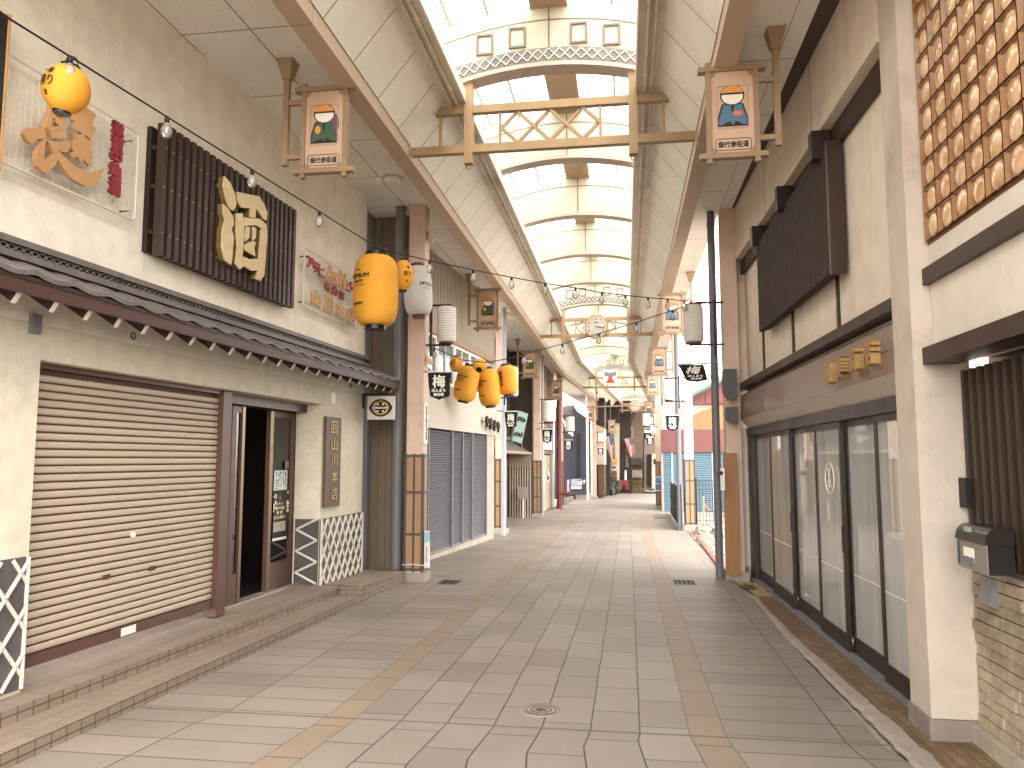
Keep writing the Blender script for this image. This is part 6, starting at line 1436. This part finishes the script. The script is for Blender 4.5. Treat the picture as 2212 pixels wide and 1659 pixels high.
q = r3; t = thing('picture_board', 'white framed board with blue and violet pictures on the farther right pillar', 'sign', (q[0], q[2]-.05, .2)); YP = q[2]-.08
face([(1575, 1200), (1735, 1200), (1735, 1415), (1575, 1415)], 'h', YP, .04).build('frame', M_WHITE, t); face([(1590, 1212), (1720, 1212), (1720, 1302), (1590, 1302)], 'h', YP-.008, .006).build('blue_picture', mat('pic_blue', '#4d9bb8', .5, .5, 9), t); face([(1590, 1310), (1720, 1310), (1720, 1402), (1590, 1402)], 'h', YP-.008, .006).build('violet_picture', mat('pic_violet', '#7d6aa8', .5, .6, 9), t)
# horizontal beam crossing below the far clock
t = thing('tie_beam', 'long brown horizontal beam below the small distant clock', 'beam', tuple(onY(*D('h', 600, 190), 37))); face([(590, 182), (1280, 162), (1280, 180), (590, 200)], 'h', 37, .12).build('beam', M_GOLDBR, t)
# ---------------------------------------------------------------- drain covers, speakers and small fittings
M_IRON = mat('cast_iron', '#55504b', .5, .25, 20, metal=.4, bump=.4, bscale=80)
def grate(label, u, v, wx, wy):
    p = G(u, v); t = thing('drain_grate', label, 'drain grate', tuple(p), 'drain grates in the paving'); MB().box((p.x-wx/2, p.y-wy/2, p.z-.01), (p.x+wx/2, p.y+wy/2, p.z+.003)).build('pit', M_VOID, t); g = MB()
    for (a, c, e, f_) in ((-wx/2, wx/2, -wy/2, -wy/2+.02), (-wx/2, wx/2, wy/2-.02, wy/2), (-wx/2, -wx/2+.02, -wy/2+.02, wy/2-.02), (wx/2-.02, wx/2, -wy/2+.02, wy/2-.02)): g.box((p.x+a, p.y+e, p.z-.008), (p.x+c, p.y+f_, p.z+.006))
    for k in range(1, 5): g.box((p.x-wx/2+k*wx/5-.006, p.y-wy/2+.02, p.z-.008), (p.x-wx/2+k*wx/5+.006, p.y+wy/2-.02, p.z+.006))
    g.build('bars', M_IRON, t)
grate('iron drain grate by the rusty pillar', 971, 1258, .24, .30); grate('iron drain grate by the brown board on the right', 1478, 1258, .27, .32); grate('distant thin drain grate on the left paving', 1055, 1137, .3, .2); grate('far drain grate on the right paving', 1427, 1119, .35, .25)
p = G(1169, 1534); t = thing('manhole_cover', 'small round manhole cover in the middle of the paving', 'manhole cover', tuple(p)); MB().lathe([(.0, .002), (.105, .002), (.108, .004), (.122, .004), (.125, .0)], p, 40, False).build('cover', mat('worn_iron', '#8d7f73', .6, .15, 20, bump=.5, bscale=60), t)
g = MB()
for r in (.06, .09, .112): g.tube([p+Vector((r*cos(2*pi*k/40), r*sin(2*pi*k/40), .003)) for k in range(41)], .003, 4)
letter(g, '水', p+Vector((0, 0, .0055)), (1, 0, 0), (0, 1, 0), .07, .07, 0, bold=.003); g.build('relief', M_IRON, t)
for u, v, Y, lb in ((848, 385, 8.6, 'round white ceiling light on the soffit near the rusty pillar'), (1017, 1306, 0, '')):
    if not lb: continue
    q = hit(u, v, (0, 0, 1), 4.77); t = thing('ceiling_speaker', lb, 'ceiling light', tuple(q)); MB().lathe([(.0, -.05), (.10, -.05), (.115, -.03), (.10, .0), (0, .01)], q, 24).build('disc', M_WHITE, t); MB().box((q.x-.2, q.y-.03, 4.70), (q.x-.12, q.y+.03, 4.779)).build('arm', M_WHITE, t)
for v, lb in ((945, 'upper small pink spotlight on the rusty pillar'), (1430, 'lower small pink spotlight on the rusty pillar')):
    u_, v_ = D('i', 700, 300 if v == 945 else 1375); q = onY(u_, v_, 9.5); t = thing('spotlight', lb, 'spotlight', tuple(q)); MB().prism([(p1[1]-.0, 9.46, q.z+.07), (p1[1]+.09, 9.46, q.z-.02), (p1[1]+.06, 9.46, q.z-.06), (p1[1], 9.46, q.z-.03)], (0, .08, 0)).build('case', M_PINK, t)
